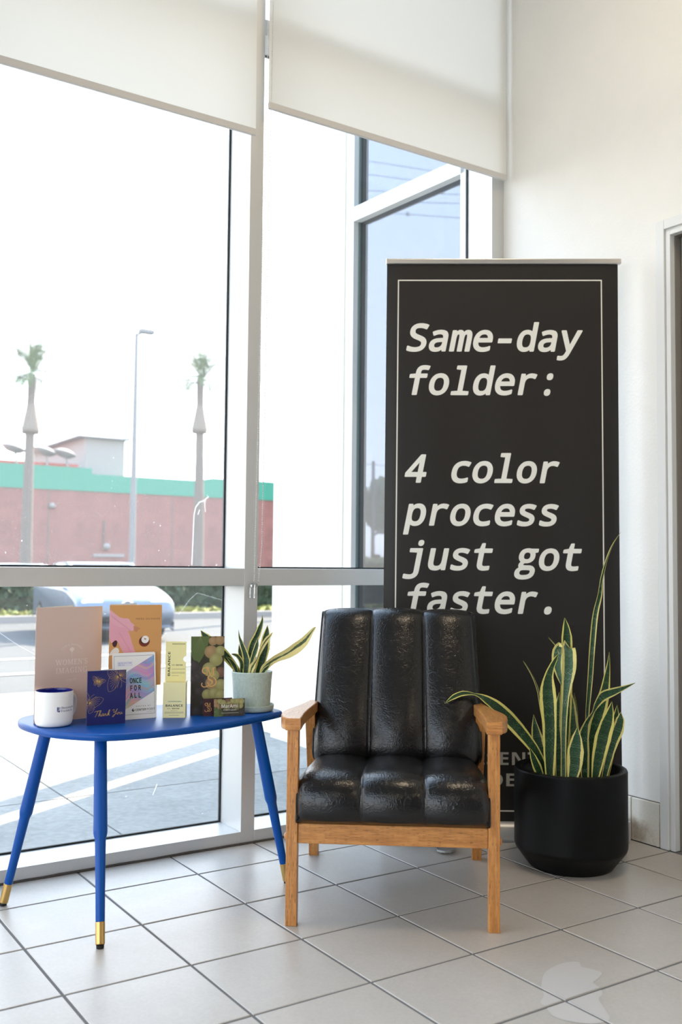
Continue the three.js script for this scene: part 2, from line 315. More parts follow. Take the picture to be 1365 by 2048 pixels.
// ceiling lights (above the frame)
for (const [x, z, label] of [[0.75, 1.1, 'warm ceiling light above the armchair'], [-2.8, 5.0, 'warm ceiling light at the back near the side glazing'], [0.8, 5.3, 'warm ceiling light at the back of the room']]) {
  const t = thing('ceiling_light', label, 'ceiling light', [x, CH - 0.045, z]);
  mesh('housing', rbox(-0.38, 0.38, 0, 0.045, -0.16, 0.16, 0.006), M.white, t);
  mesh('diffuser', rbox(-0.35, 0.35, -0.008, 0.004, -0.13, 0.13, 0.003), std(rgb(0.9, 0.88, 0.84), 0.5, { emissive: rgb(1, 0.84, 0.64), emissiveIntensity: 3.2 }), t);
  const l = new THREE.RectAreaLight(rgb(1, 0.80, 0.56), 30, 0.7, 0.26);
  l.position.set(x, CH - 0.056, z); l.rotation.x = -Math.PI / 2; scene.add(l);
}
// the last bay of the glazing ends against the left wall
// ---------------------------------------------------------------- armchair
{
  const t = thing('armchair', 'wooden armchair with black channel-tufted leather cushions', 'armchair', [0.749, 0, 0.116], Math.atan2(-0.607, 0.795));
  const L = 0.0155;
  const slab = (pts, x0, x1, r) => {   // side-profile post: quad in (z,y) between x0..x1
    const s = new THREE.Shape(pts.map(([z, y]) => new THREE.Vector2(z, y)));
    const g = new THREE.ExtrudeGeometry(s, { depth: x1 - x0 - 2 * r, bevelThickness: r, bevelSize: r, bevelOffset: -r, bevelSegments: 2, curveSegments: 4 });
    return g.rotateY(-Math.PI / 2).translate(x1 - r, 0, 0);
  };
  for (const s of [-1, 1]) {
    const c = s * 0.2695, x0 = c - L, x1 = c + L;
    const fl = mesh('leg', uvBox(rbox(x0, x1, 0, 0.528, 0.302, 0.3375, 0.002, 2), 'y', 0.13 + s * 0.07), M.wood, t); fl.userData.label = 'straight front leg';
    const rl = mesh('leg', uvBox(slab([[-0.338, 0], [-0.302, 0], [-0.262, 0.20], [-0.125, 0.50], [-0.165, 0.51], [-0.302, 0.22]], x0, x1, 0.002), 'y', 0.37 + s * 0.05), M.wood, t); rl.userData.label = 'slanted rear leg';
    mesh('side_rail', uvBox(rbox(c - 0.010, c + 0.010, 0.212, 0.262, -0.262, 0.302, 0.002), 'z', 0.61 + s * 0.1), M.wood, t);
    // armrest: paddle plan, sloping down to the back
    const inner = [[0.2475, 0.352], [0.2485, 0.30], [0.252, 0.21], [0.252, 0.10], [0.250, 0.02], [0.248, -0.14], [0.250, -0.225]];
    const outer = [[0.279, -0.225], [0.287, -0.12], [0.297, -0.02], [0.311, 0.07], [0.318, 0.16], [0.313, 0.25], [0.303, 0.31], [0.289, 0.337], [0.289, 0.352]];
    const sh = new THREE.Shape();
    const A = inner.map(([x, z]) => new THREE.Vector2(s * x, -z)), B = outer.map(([x, z]) => new THREE.Vector2(s * x, -z));
    sh.moveTo(A[0].x, A[0].y); sh.splineThru(A.slice(1)); sh.lineTo(B[0].x, B[0].y); sh.splineThru(B.slice(1, 8)); sh.lineTo(B[8].x, B[8].y);
    const g = new THREE.ExtrudeGeometry(sh, { depth: 0.027, bevelThickness: 0.003, bevelSize: 0.003, bevelOffset: -0.003, bevelSegments: 2, curveSegments: 10 }).rotateX(-Math.PI / 2);
    g.translate(0, 0.522, 0);
    const p = g.attributes.position;
    for (let i = 0; i < p.count; i++) p.setY(i, p.getY(i) - 0.05 * (0.352 - p.getZ(i)));
    const arm = mesh('armrest', uvBox(toCreasedNormals(g, 0.35), 'z', 0.2 * s), M.wood, t);
    arm.userData.label = 'curved wooden armrest';
    mesh('bolt_cap', new THREE.SphereGeometry(0.010, 16, 10).scale(0.6, 1, 1).translate(c + s * (L + 0.0015), 0.232, 0.318), M.wood, t);
  }
  mesh('front_rail', uvBox(rbox(-0.2535, 0.2535, 0.217, 0.270, 0.309, 0.333, 0.002), 'x', 0.4), M.wood, t);
  mesh('rear_rail', uvBox(rbox(-0.2535, 0.2535, 0.205, 0.255, -0.285, -0.262, 0.002), 'x', 0.8), M.wood, t);
  // cushion: a closed section swept across the width; three stuffed channels with sewn valleys
  function cushion(width, taper, section, normalOf, puff, valley, crown = 0) {
    const NX = 108, n = section.length, pos = [], uv = [], idx = [];
    const acc = [0]; for (let k = 1; k <= n; k++) acc.push(acc[k - 1] + Math.hypot(section[k % n][0] - section[k - 1][0], section[k % n][1] - section[k - 1][1]));
    for (let i = 0; i <= NX; i++) {
      const u = i / NX, f = (u * 3) % 1, c = i === NX ? 1 : f, e = Math.abs(2 * c - 1);
      const edge = Math.min(u, 1 - u) * width, seam = Math.min(Math.abs(u - 1 / 3), Math.abs(u - 2 / 3)) * width;
      const lift = crown * (1 - Math.pow(2 * u - 1, 2)) + puff * Math.pow(Math.max(0, 1 - Math.pow(e, 2.1)), 0.8) - valley * Math.exp(-Math.pow(seam / 0.0042, 2)) - (edge < 0.022 ? 0.016 * Math.pow(1 - edge / 0.022, 2.4) : 0);
      for (let k = 0; k <= n; k++) {
        const [z, y] = section[k % n], [nz, ny, w] = normalOf[k % n], s = lift * w;
        const x = (u - 0.5) * width * (1 + taper * y);
        pos.push(x, y + ny * s, z + nz * s); uv.push(x, acc[k]);
      }
    }
    const m = n + 1;
    for (let i = 0; i < NX; i++) for (let k = 0; k < n; k++) { const a = i * m + k, b = a + m; idx.push(a, b, a + 1, b, b + 1, a + 1); }
    // flat end panels
    for (const i of [0, NX]) { const c = pos.length / 3; let cy = 0, cz = 0; for (let k = 0; k < n; k++) { cy += pos[(i * m + k) * 3 + 1] / n; cz += pos[(i * m + k) * 3 + 2] / n; } pos.push(pos[i * m * 3], cy, cz); uv.push(0, 0); for (let k = 0; k < n; k++) idx.push(...(i ? [c, i * m + k, i * m + k + 1] : [c, i * m + k + 1, i * m + k])); }
    const g = new THREE.BufferGeometry(); g.setAttribute('position', new THREE.Float32BufferAttribute(pos, 3)); g.setAttribute('uv', new THREE.Float32BufferAttribute(uv, 2)); g.setIndex(idx);
    g.computeVertexNormals();
    const ends = [0, NX].map((i) => Array.from({ length: n }, (_, k) => V(pos[(i * m + k) * 3], pos[(i * m + k) * 3 + 1], pos[(i * m + k) * 3 + 2])));
    return { g, ends };
  }
  function section(control, count) {
    const c = new THREE.CatmullRomCurve3(control.map(([z, y]) => V(z, y, 0)), true, 'centripetal'), pts = c.getSpacedPoints(count).slice(0, count);
    const s = pts.map((p) => [p.x, p.y]);
    let area = 0; s.forEach((a, k) => { const b = s[(k + 1) % count]; area += a[0] * b[1] - b[0] * a[1]; });
    const nm = s.map((_, k) => { const a = s[(k + count - 1) % count], b = s[(k + 1) % count], dz = b[0] - a[0], dy = b[1] - a[1], l = Math.hypot(dz, dy) * Math.sign(area); return [dy / l, -dz / l]; });
    return { s, nm };
  }
  // seat
  const S = section([[-0.26, 0.262], [-0.10, 0.266], [0.10, 0.268], [0.26, 0.270], [0.335, 0.272], [0.352, 0.285], [0.358, 0.315], [0.354, 0.345], [0.338, 0.372], [0.305, 0.387], [0.24, 0.389], [0.12, 0.378], [0, 0.366], [-0.12, 0.354], [-0.24, 0.345], [-0.268, 0.33], [-0.272, 0.285]], 96);
  const seat = cushion(0.512, 0, S.s, S.nm.map(([a, b]) => [a, b, b < -0.5 ? 0.1 : 1]), 0.015, 0.003, 0.004);
  const sm = mesh('seat_cushion', seat.g, M.leather, t); sm.userData.label = 'black leather seat cushion sewn in three channels';
  // back: built upright along y, leaning back
  const lean = 0.40, Bk = section([[-0.055, 0.0], [-0.052, 0.12], [-0.05, 0.3], [-0.05, 0.44], [-0.046, 0.478], [-0.03, 0.494], [0.0, 0.498], [0.024, 0.492], [0.038, 0.47], [0.049, 0.40], [0.060, 0.29], [0.066, 0.17], [0.061, 0.06], [0.04, 0.005], [-0.02, -0.008]], 96);
  const back = cushion(0.532, -0.085, Bk.s, Bk.nm.map(([a, b]) => [a, b, a < -0.4 ? 0.15 : b > 0 ? 1 - 0.75 * b : 1]), 0.024, 0.003, 0.014);
  const bg = new THREE.Group(); bg.name = 'back_cushion'; t.add(bg); bg.position.set(0.006, 0.345, -0.165); bg.rotation.x = -lean;
  bg.userData.label = 'black leather back cushion sewn in three channels';
  mesh('cover', back.g, M.leather, bg);
  // piping round the end panels
  const pipe = (pts, r) => new THREE.TubeGeometry(new THREE.CatmullRomCurve3(pts, true), 160, r, 8, true);
  seat.ends.forEach((e) => mesh('piping', pipe(e, 0.0034), M.leather, sm));
  back.ends.forEach((e) => mesh('piping', pipe(e, 0.0034), M.leather, bg));
  // stitches along the two valleys of the back
  for (const q of [-1, 1]) {
    const d = [];
    for (let y = 0.03; y < 0.46; y += 0.009) { const h = 0.532 * (1 - 0.085 * y) / 6; d.push(new THREE.CapsuleGeometry(0.0007, 0.0045, 2, 5).translate(q * h + 0.0048 * q, y, 0.0535 + 0.0035 * (1 - Math.abs(y - 0.2) / 0.3))); }
    mesh('stitching', join(...d), M.leather, bg);
  }
}
// ---------------------------------------------------------------- blue side table
const TY = 0.51;
{
  const t = thing('side_table', 'blue leaf-shaped side table on three splayed legs with brass feet', 'table', [0.12, 0, -0.2]);
  const out = [[0.502, -0.135], [0.45, -0.108], [0.392, -0.082], [0.248, -0.028], [0.081, 0.002], [-0.048, 0.0], [-0.132, -0.032], [-0.215, -0.137], [-0.246, -0.273], [-0.242, -0.36], [-0.205, -0.432], [-0.1, -0.47], [0.1, -0.475], [0.3, -0.445], [0.43, -0.37], [0.497, -0.27], [0.515, -0.19], [0.513, -0.155]].map(([x, z]) => new THREE.Vector2(x - 0.12, -(z + 0.2)));
  const c = new THREE.SplineCurve([...out, out[0]]), sh = new THREE.Shape(c.getPoints(140).slice(0, 140));
  const g = new THREE.ExtrudeGeometry(sh, { depth: 0.004, bevelThickness: 0.008, bevelSize: 0.008, bevelOffset: -0.008, bevelSegments: 5, curveSegments: 1 }).rotateX(-Math.PI / 2).translate(0, TY - 0.012, 0);
  mesh('table_top', toCreasedNormals(g, 0.5), M.blue, t);
  for (const [a, f] of [[[-0.175, -0.305], [-0.273, -0.345]], [[-0.088, -0.105], [-0.149, 0.094]], [[0.405, -0.125], [0.502, -0.092]]]) {
    const A = V(a[0] - 0.12, TY - 0.019, a[1] + 0.2), F = V(f[0] - 0.12, 0.004, f[1] + 0.2), len = A.distanceTo(F), q = new THREE.Quaternion().setFromUnitVectors(V(0, 1, 0), A.clone().sub(F).normalize());
    const place = (geo) => geo.applyQuaternion(q).translate(...F.toArray());
    const k = len;
    const leg = mesh('leg', place(lathe([[0, 0.055], [0.0116, 0.055], [0.0122, 0.12 * k / 0.5], [0.0143, 0.475 * k], [0.0146, 0.487 * k], [0.0183, 0.515 * k], [0.0185, 0.53 * k], [0.0183, 0.56 * k], [0.0170, 0.985 * k], [0.0170, k + 0.002], [0, k + 0.002]], 28)), M.blue, t);
    const tip = mesh('brass_foot', place(lathe([[0, 0.0035], [0.0105, 0.0035], [0.0119, 0.006], [0.0121, 0.056], [0.0116, 0.057], [0, 0.057]], 24)), M.brass, leg); tip.userData.label = 'brass foot';
    mesh('foot_pad', new THREE.CylinderGeometry(0.0098, 0.0095, 0.0085, 20).translate(F.x, 0.0045, F.z), M.rubber, leg);
    mesh('mount', new THREE.CylinderGeometry(0.023, 0.023, 0.006, 24).translate(A.x, TY - 0.0165, A.z), M.blue, leg);
  }
}
// ---------------------------------------------------------------- snake plants
const leafMap = (dark, mid, pale, edge, k) => canvas(128, 1024, (x) => {
  x.fillStyle = dark; x.fillRect(0, 0, 128, 1024);
  for (let y = 0; y < 1024; y += 5 + 4 * rnd()) {
    x.strokeStyle = rnd() < 0.55 ? mid : pale; x.globalAlpha = 0.25 + 0.5 * rnd(); x.lineWidth = 1 + 2.2 * rnd(); x.beginPath(); let yy = y;
    for (let q = 10; q <= 118; q += 6) { yy = y + 5 * Math.sin(q * 0.17 + y) + 4 * (rnd() - 0.5); q === 10 ? x.moveTo(q, yy) : x.lineTo(q, yy); } x.stroke();
  }
  x.globalAlpha = 1;
  for (const s of [0, 1]) {
    x.fillStyle = edge; x.beginPath(); x.moveTo(s * 128, 0);
    for (let y = 0; y <= 1024; y += 16) { const w = k * (20 + 4 * Math.sin(y * 0.013 + s * 2) + 3 * rnd()); x.lineTo(s ? 128 - w : w, y); }
    x.lineTo(s * 128, 1024); x.closePath(); x.fill();
    for (let q = 0; q < 240; q++) { x.fillStyle = 'rgba(120,140,50,0.25)'; x.fillRect(s ? 128 - rnd() * 16 * k : rnd() * 16 * k, rnd() * 1024, 2, 2 + 5 * rnd()); }
  }
});
const leafMats = [leafMap('#1a3420', '#34602f', '#6b8a55', '#d8cc72', 1), leafMap('#22402c', '#48704a', '#93ab88', '#ddd180', 1), leafMap('#3f5f49', '#6d8a72', '#9fb49c', '#ddd385', 1.1)].map((m) => phys(rgb(1, 1, 1), 0.42, { map: m, specularIntensity: 0.6 }));
const yellowLeaf = phys(rgb(1, 1, 1), 0.45, { map: leafMap('#4c5f43', '#6a7a50', '#93a070', '#e8dc96', 2.3), specularIntensity: 0.5 });
const plantRight = V(0.834, 0, 0.552), plantFront = V(-0.5515, 0, 0.8342);
function leafGeometry(rows, fold = 0.28, wide = 1) {
  const P = rows.map(([u, y, w]) => plantRight.clone().multiplyScalar(u).addScaledVector(plantFront, w).setY(y));
  const curve = new THREE.CatmullRomCurve3(P, false, 'centripetal'), NS = 36, ring = 10, pos = [], uv = [], idx = [];
  for (let i = 0; i <= NS; i++) {
    const s = i / NS, f = s * (rows.length - 1), k = Math.min(rows.length - 2, Math.floor(f)), e = f - k, q = e * e * (3 - 2 * e);
    const c = curve.getPoint(s), tan = curve.getTangent(s).normalize();
    const hw = wide * Math.max(0.0004, rows[k][3] + (rows[k + 1][3] - rows[k][3]) * e), tw = rows[k][4] + (rows[k + 1][4] - rows[k][4]) * q;
    let side = tan.clone().cross(plantFront); if (side.lengthSq() < 1e-4) side.copy(plantRight); side.normalize().applyAxisAngle(tan, tw);
    const nrm = side.clone().cross(tan).normalize(), th = Math.min(0.0013, hw * 0.3);
    for (let r = 0; r < ring; r++) {
      const topSide = r < 5, o = topSide ? -1 + r * 0.5 : 1 - (r - 5) * 0.5, edge = Math.abs(o) === 1 ? 0.35 : 1;
      const v = c.clone().addScaledVector(side, o * hw).addScaledVector(nrm, fold * hw * (Math.abs(o) - 0.5) * 1.0 + (topSide ? th : -th) * edge);
      pos.push(v.x, v.y, v.z); uv.push((o + 1) / 2, s);
    }
  }
  for (let i = 0; i < NS; i++) for (let r = 0; r < ring; r++) { const a = i * ring + r, b = i * ring + (r + 1) % ring, c = a + ring, d = b + ring; idx.push(a, b, c, b, d, c); }
  const g = new THREE.BufferGeometry(); g.setAttribute('position', new THREE.Float32BufferAttribute(pos, 3)); g.setAttribute('uv', new THREE.Float32BufferAttribute(uv, 2)); g.setIndex(idx); g.computeVertexNormals();
  return g;
}
const bigLeaves = [
  [[-0.0877, 0.2909, 0.1, 0.012, 0], [-0.0877, 0.3758, 0.094, 0.0181, 0], [-0.0877, 0.4644, 0.088, 0.0206, 0], [-0.0902, 0.5385, 0.081, 0.0249, 0], [-0.0894, 0.5769, 0.075, 0.0219, 0], [-0.0849, 0.6125, 0.069, 0.0137, 0], [-0.0743, 0.6423, 0.062, 0.0086, 0], [-0.0607, 0.6661, 0.056, 0.0061, 0], [-0.0485, 0.684, 0.05, 0.0003, 0]],
  [[-0.0356, 0.2826, 0.06, 0.0073, 0], [-0.0362, 0.4, 0.06, 0.0079, 0], [-0.0338, 0.4907, 0.06, 0.0092, 0], [-0.0296, 0.5513, 0.06, 0.011, 0], [-0.0249, 0.5938, 0.06, 0.0159, 0], [-0.0196, 0.6364, 0.06, 0.0208, 0], [-0.0179, 0.673, 0.06, 0.0208, 0], [-0.0139, 0.7009, 0.03, 0.0192, 0], [-0.0132, 0.7005, -0.03, 0.0189, 0.3], [-0.0268, 0.6854, -0.04, 0.0183, 0.5], [-0.0338, 0.6455, -0.03, 0.0164, 0.4], [-0.0312, 0.604, -0.01, 0.01, 0.2], [-0.0273, 0.5743, 0, 0.0003, 0]],
  [[-0.0199, 0.2654, -0.02, 0.0094, 0], [-0.0138, 0.385, -0.024, 0.0141, 0], [-0.0078, 0.5086, -0.029, 0.0173, 0], [-0.0033, 0.633, -0.033, 0.0177, 0], [-0.0021, 0.6953, -0.037, 0.0171, 0], [-0.0016, 0.7328, -0.041, 0.0158, 0], [-0.003, 0.7671, -0.046, 0.0095, 0], [-0.0058, 0.7953, -0.05, 0.0003, 0]],
  [[-0.0741, 0.2692, 0, 0.0062, 0], [-0.0824, 0.4189, -0.003, 0.0078, 0.9], [-0.0971, 0.5109, -0.007, 0.0075, 1], [-0.1058, 0.563, -0.01, 0.0069, 1], [-0.1223, 0.6059, -0.013, 0.0044, 1.1], [-0.1373, 0.6334, -0.017, 0.0025, 1], [-0.1501, 0.6532, -0.02, 0.0003, 0]],
  [[-0.0301, 0.2631, -0.03, 0.0063, 0], [-0.0157, 0.4451, -0.036, 0.0069, 0], [-0.0107, 0.6006, -0.042, 0.0057, 0.8], [-0.0313, 0.6941, -0.048, 0.0038, 1], [-0.0474, 0.7156, -0.054, 0.0022, 1], [-0.0588, 0.7293, -0.06, 0.0003, 0]],
  [[0.0626, 0.2596, -0.05, 0.005, 0], [0.0682, 0.4749, -0.05, 0.0057, 0], [0.0732, 0.5377, -0.05, 0.007, 0], [0.0783, 0.6005, -0.05, 0.0082, 0], [0.0823, 0.6635, -0.05, 0.0086, 0], [0.0874, 0.7266, -0.05, 0.0092, 0], [0.0934, 0.7868, -0.05, 0.0089, 0], [0.0993, 0.8216, -0.05, 0.0083, 0], [0.1113, 0.8757, -0.05, 0.0083, 0.4], [0.1153, 0.917, -0.05, 0.0076, 0.8], [0.1244, 0.9568, -0.05, 0.007, 0.9], [0.1358, 0.9951, -0.05, 0.0051, 1], [0.1558, 1.0415, -0.05, 0.0029, 1], [0.1852, 1.0849, -0.05, 0.0003, 1]],
  [[0.0625, 0.2705, 0, 0.0124, 0], [0.0714, 0.3732, -0.009, 0.0171, 0], [0.0864, 0.4491, -0.017, 0.0206, 0], [0.1078, 0.5101, -0.026, 0.0195, 0], [0.1229, 0.5589, -0.034, 0.0145, 0], [0.1324, 0.605, -0.043, 0.0095, 0], [0.1401, 0.645, -0.051, 0.0044, 0], [0.1455, 0.6821, -0.06, 0.0003, 0]],
  [[0.042, 0.2746, 0.02, 0.0108, 0], [0.039, 0.3632, 0.021, 0.016, 0], [0.0374, 0.4183, 0.022, 0.0161, 0], [0.0465, 0.4583, 0.023, 0.0111, 0.5], [0.0665, 0.4923, 0.024, 0.008, 0.9], [0.0818, 0.5233, 0.026, 0.0124, 0.5], [0.1017, 0.5481, 0.027, 0.0161, 0.2], [0.1308, 0.5608, 0.028, 0.013, 0.2], [0.1677, 0.5751, 0.029, 0.0068, 0.2], [0.2052, 0.5909, 0.03, 0.0003, 0]],
  [[0.0562, 0.29, 0.09, 0.0103, 0], [0.0697, 0.3597, 0.08, 0.0194, 0], [0.0863, 0.418, 0.07, 0.0243, 0], [0.1045, 0.4678, 0.06, 0.0202, 0], [0.1167, 0.5027, 0.05, 0.0104, 0], [0.1257, 0.5318, 0.04, 0.0003, 0]],
  [[0.0914, 0.2838, 0.06, 0.0079, 0], [0.1091, 0.3486, 0.052, 0.011, 0], [0.1269, 0.3987, 0.044, 0.0141, 0], [0.1448, 0.44, 0.036, 0.0172, 0], [0.155, 0.4723, 0.028, 0.013, 0], [0.1599, 0.4956, 0.02, 0.0003, 0]],
  [[0.1202, 0.2645, -0.03, 0.0075, 0], [0.1409, 0.3534, -0.035, 0.0113, 0], [0.1553, 0.4305, -0.04, 0.0132, 0], [0.1626, 0.4734, -0.045, 0.0095, 0], [0.1681, 0.5087, -0.05, 0.0003, 0]],
  [[-0.0257, 0.2951, 0.13, 0.0134, 0], [-0.0163, 0.3466, 0.122, 0.0221, 0], [-0.0113, 0.3865, 0.115, 0.024, 0], [-0.0058, 0.4267, 0.108, 0.0144, 0], [-0.0008, 0.4583, 0.1, 0.0003, 0]],
  [[-0.0828, 0.2762, 0.04, 0.0064, 0], [-0.0977, 0.3210, 0.05, 0.0112, 0], [-0.1227, 0.3709, 0.055, 0.0128, 0], [-0.1509, 0.4080, 0.06, 0.0160, 0], [-0.1848, 0.4473, 0.07, 0.0192, 0], [-0.2200, 0.4849, 0.08, 0.0207, 0], [-0.2575, 0.5199, 0.095, 0.0175, 0.2], [-0.2931, 0.5436, 0.11, 0.0126, 0.5], [-0.3300, 0.5609, 0.125, 0.0047, 1.1], [-0.3665, 0.5657, 0.14, 0.0078, 0.6], [-0.3995, 0.5565, 0.155, 0.0070, 0.3], [-0.4286, 0.5376, 0.165, 0.0005, 0]],
  [[-0.0792, 0.2648, -0.02, 0.0094, 0], [-0.0879, 0.343, -0.03, 0.0169, 0], [-0.0984, 0.3907, -0.04, 0.0189, 0], [-0.1048, 0.4295, -0.05, 0.0114, 0], [-0.1079, 0.4733, -0.06, 0.0003, 0]],
  [[-0.1086, 0.2842, 0.07, 0.0103, 0], [-0.1251, 0.3303, 0.077, 0.0133, 0], [-0.1385, 0.3614, 0.083, 0.0091, 0], [-0.151, 0.3925, 0.09, 0.0003, 0]],
  [[0.0145, 0.257, -0.06, 0.0095, 0], [0.0257, 0.4035, -0.062, 0.0165, 0], [0.0212, 0.4722, -0.065, 0.0152, 0], [0.0172, 0.5253, -0.068, 0.0089, 0], [0.0122, 0.5723, -0.07, 0.0003, 0]],
  [[0.0351, 0.2528, -0.08, 0.0045, 0], [0.0422, 0.4064, -0.083, 0.0045, 0.8], [0.0414, 0.4849, -0.087, 0.0045, 0.8], [0.0347, 0.5415, -0.09, 0.0003, 0]],
  [[-0.0384, 0.2695, 0, 0.0081, 0], [-0.0386, 0.3878, -0.007, 0.0106, 0], [-0.0392, 0.4638, -0.015, 0.0106, 0], [-0.0349, 0.5154, -0.022, 0.0069, 0], [-0.0287, 0.5518, -0.03, 0.0003, 0]],
];
const smallLeaves = [
  [[-0.0012, 0.6267, -0.01, 0.0046, 0], [-0.0069, 0.6831, -0.013, 0.0083, 0], [-0.0008, 0.7148, -0.017, 0.0092, 0], [0.0112, 0.7375, -0.02, 0.0083, 0], [0.0209, 0.7648, -0.023, 0.0064, 0], [0.0268, 0.7876, -0.027, 0.0028, 0], [0.0268, 0.8047, -0.03, 0.0001, 0]],
  [[-0.0187, 0.6287, 0.01, 0.0077, 0], [-0.0178, 0.6623, 0.008, 0.0096, 0], [-0.0234, 0.6892, 0.006, 0.0077, 0], [-0.0343, 0.7184, 0.004, 0.0046, 0], [-0.041, 0.7364, 0.002, 0.0025, 0], [-0.0445, 0.7589, 0, 0.0001, 0]],
  [[-0.0286, 0.6264, -0.01, 0.0057, 0], [-0.0342, 0.6715, -0.013, 0.0069, 0], [-0.0413, 0.6916, -0.017, 0.0046, 0], [-0.0443, 0.713, -0.02, 0.0001, 0]],
  [[-0.0312, 0.6286, 0.01, 0.005, 0], [-0.0326, 0.6581, 0.013, 0.0057, 0.4], [-0.0451, 0.6786, 0.015, 0.005, 0.6], [-0.0551, 0.6832, 0.018, 0.0032, 0.4], [-0.0628, 0.6856, 0.02, 0.0009, 0]],
  [[-0.046, 0.6284, 0.01, 0.0045, 0], [-0.0543, 0.6487, 0.01, 0.0064, 0], [-0.0659, 0.6643, 0.01, 0.0045, 0], [-0.082, 0.6766, 0.01, 0.0002, 0]],
  [[-0.0042, 0.6299, 0.02, 0.0032, 0], [-0.0004, 0.6634, 0.018, 0.005, 0], [0.0081, 0.6881, 0.015, 0.0068, 0], [0.0144, 0.7128, 0.013, 0.0055, 0], [0.0177, 0.7375, 0.01, 0.0001, 0]],
  [[0.0186, 0.6258, -0.02, 0.0096, 0], [0.0282, 0.6644, -0.022, 0.0115, 0], [0.036, 0.7008, -0.024, 0.0129, 0], [0.04, 0.735, -0.026, 0.0097, 0], [0.0426, 0.7556, -0.028, 0.0055, 0], [0.0434, 0.7715, -0.03, 0.0001, 0]],
  [[-0.0001, 0.6321, 0.04, 0.0049, 0], [0.0038, 0.6497, 0.037, 0.0077, 0.2], [0.0174, 0.673, 0.033, 0.0036, 0.9], [0.0296, 0.7031, 0.03, 0.0054, 0.4], [0.0459, 0.7311, 0.027, 0.0059, 0.2], [0.0579, 0.7456, 0.023, 0.0032, 0], [0.0648, 0.7538, 0.02, 0.0002, 0]],
  [[0.032, 0.6302, 0.02, 0.0057, 0], [0.0397, 0.6437, 0.019, 0.0082, 0.2], [0.0575, 0.6618, 0.018, 0.0086, 0.5], [0.0799, 0.6754, 0.017, 0.0091, 0.3], [0.1092, 0.688, 0.016, 0.0114, 0.2], [0.1362, 0.705, 0.014, 0.0127, 0.1], [0.1609, 0.7255, 0.013, 0.0105, 0], [0.181, 0.7528, 0.012, 0.0055, 0], [0.1922, 0.7664, 0.011, 0.0032, 0], [0.1972, 0.7709, 0.01, 0.0001, 0]],
  [[0.0362, 0.6314, 0.03, 0.0045, 0], [0.0454, 0.6443, 0.035, 0.005, 0.5], [0.0592, 0.6573, 0.04, 0.0002, 0]],
  [[-0.0435, 0.6245, -0.02, 0.0063, 0], [-0.0811, 0.6701, -0.028, 0.011, 0], [-0.122, 0.7081, -0.035, 0.0126, 0], [-0.1518, 0.7308, -0.043, 0.0111, 0], [-0.169, 0.7521, -0.05, 0.0008, 0]],
];
{
  const t = thing('potted_snake_plant', 'large snake plant in a tall matte black floor pot', 'plant', [1.374, 0, 0.238]);
  const R = 0.1805, H = 0.314;
  mesh('pot', lathe([[0, 0], [0.128, 0], [0.134, 0.003], [0.176, 0.058], [0.1795, 0.066], [R, 0.075], [R, H - 0.006], [R - 0.002, H - 0.001], [R - 0.005, H], [R - 0.021, H], [R - 0.024, H - 0.003], [R - 0.024, 0.255], [0, 0.255]], 96), M.blackPot, t);
  const soil = new THREE.CircleGeometry(R - 0.0245, 40).rotateX(-Math.PI / 2).translate(0, 0.2565, 0);
  mesh('soil', soil, M.soil, t);
  bigLeaves.forEach((rows, k) => { const q = rows.map((r) => [...r]); q.unshift([q[0][0] * 0.92, 0.25, q[0][2] * 0.92, q[0][3] * 0.85, 0]); mesh('leaf', leafGeometry(q, k === 1 || k === 5 ? 0.7 : 0.3, 1.1), leafMats[k === 1 || k === 15 ? 2 : k % 2], t); });
}
{
  const c = V(0.433, 0, -0.191).addScaledVector(plantRight, -0.0065);
  const s = mesh('plant_saucer', lathe([[0, 0.0012], [0.060, 0.0012], [0.0655, 0.003], [0.068, 0.008], [0.0692, 0.0195], [0.0685, 0.021], [0.0668, 0.021], [0.0655, 0.019], [0.064, 0.008], [0.06, 0.006], [0, 0.006]], 64), M.sage);
  s.position.set(c.x, TY - 0.0005, c.z); tag(s, 'round sage green saucer at the right tip of the blue table', 'saucer');
  const t = thing('potted_snake_plant', 'small snake plant in a sage green pot on the blue table', 'plant', [c.x, 0, c.z]), y = TY + 0.006;
  const H = 0.632;
  mesh('pot', lathe([[0, y], [0.053, y], [0.0555, y + 0.002], [0.0568, y + 0.008], [0.0605, H - 0.03], [0.0630, H - 0.004], [0.0625, H - 0.001], [0.061, H], [0.0595, H], [0.058, H - 0.002], [0.057, H - 0.012], [0, H - 0.012]], 64), M.sage, t);
  mesh('soil', new THREE.CircleGeometry(0.0572, 32).rotateX(-Math.PI / 2).translate(0, H - 0.0112, 0), M.soil, t);
  smallLeaves.forEach((rows, k) => { const q = rows.map((r) => [...r]); q.unshift([q[0][0] * 0.9, H - 0.014, q[0][2] * 0.9, q[0][3] * 0.85, 0]); mesh('leaf', leafGeometry(q, 0.35, k === 8 ? 1.35 : 1.25), k === 7 || k === 8 ? yellowLeaf : leafMats[k % 2], t); });
}
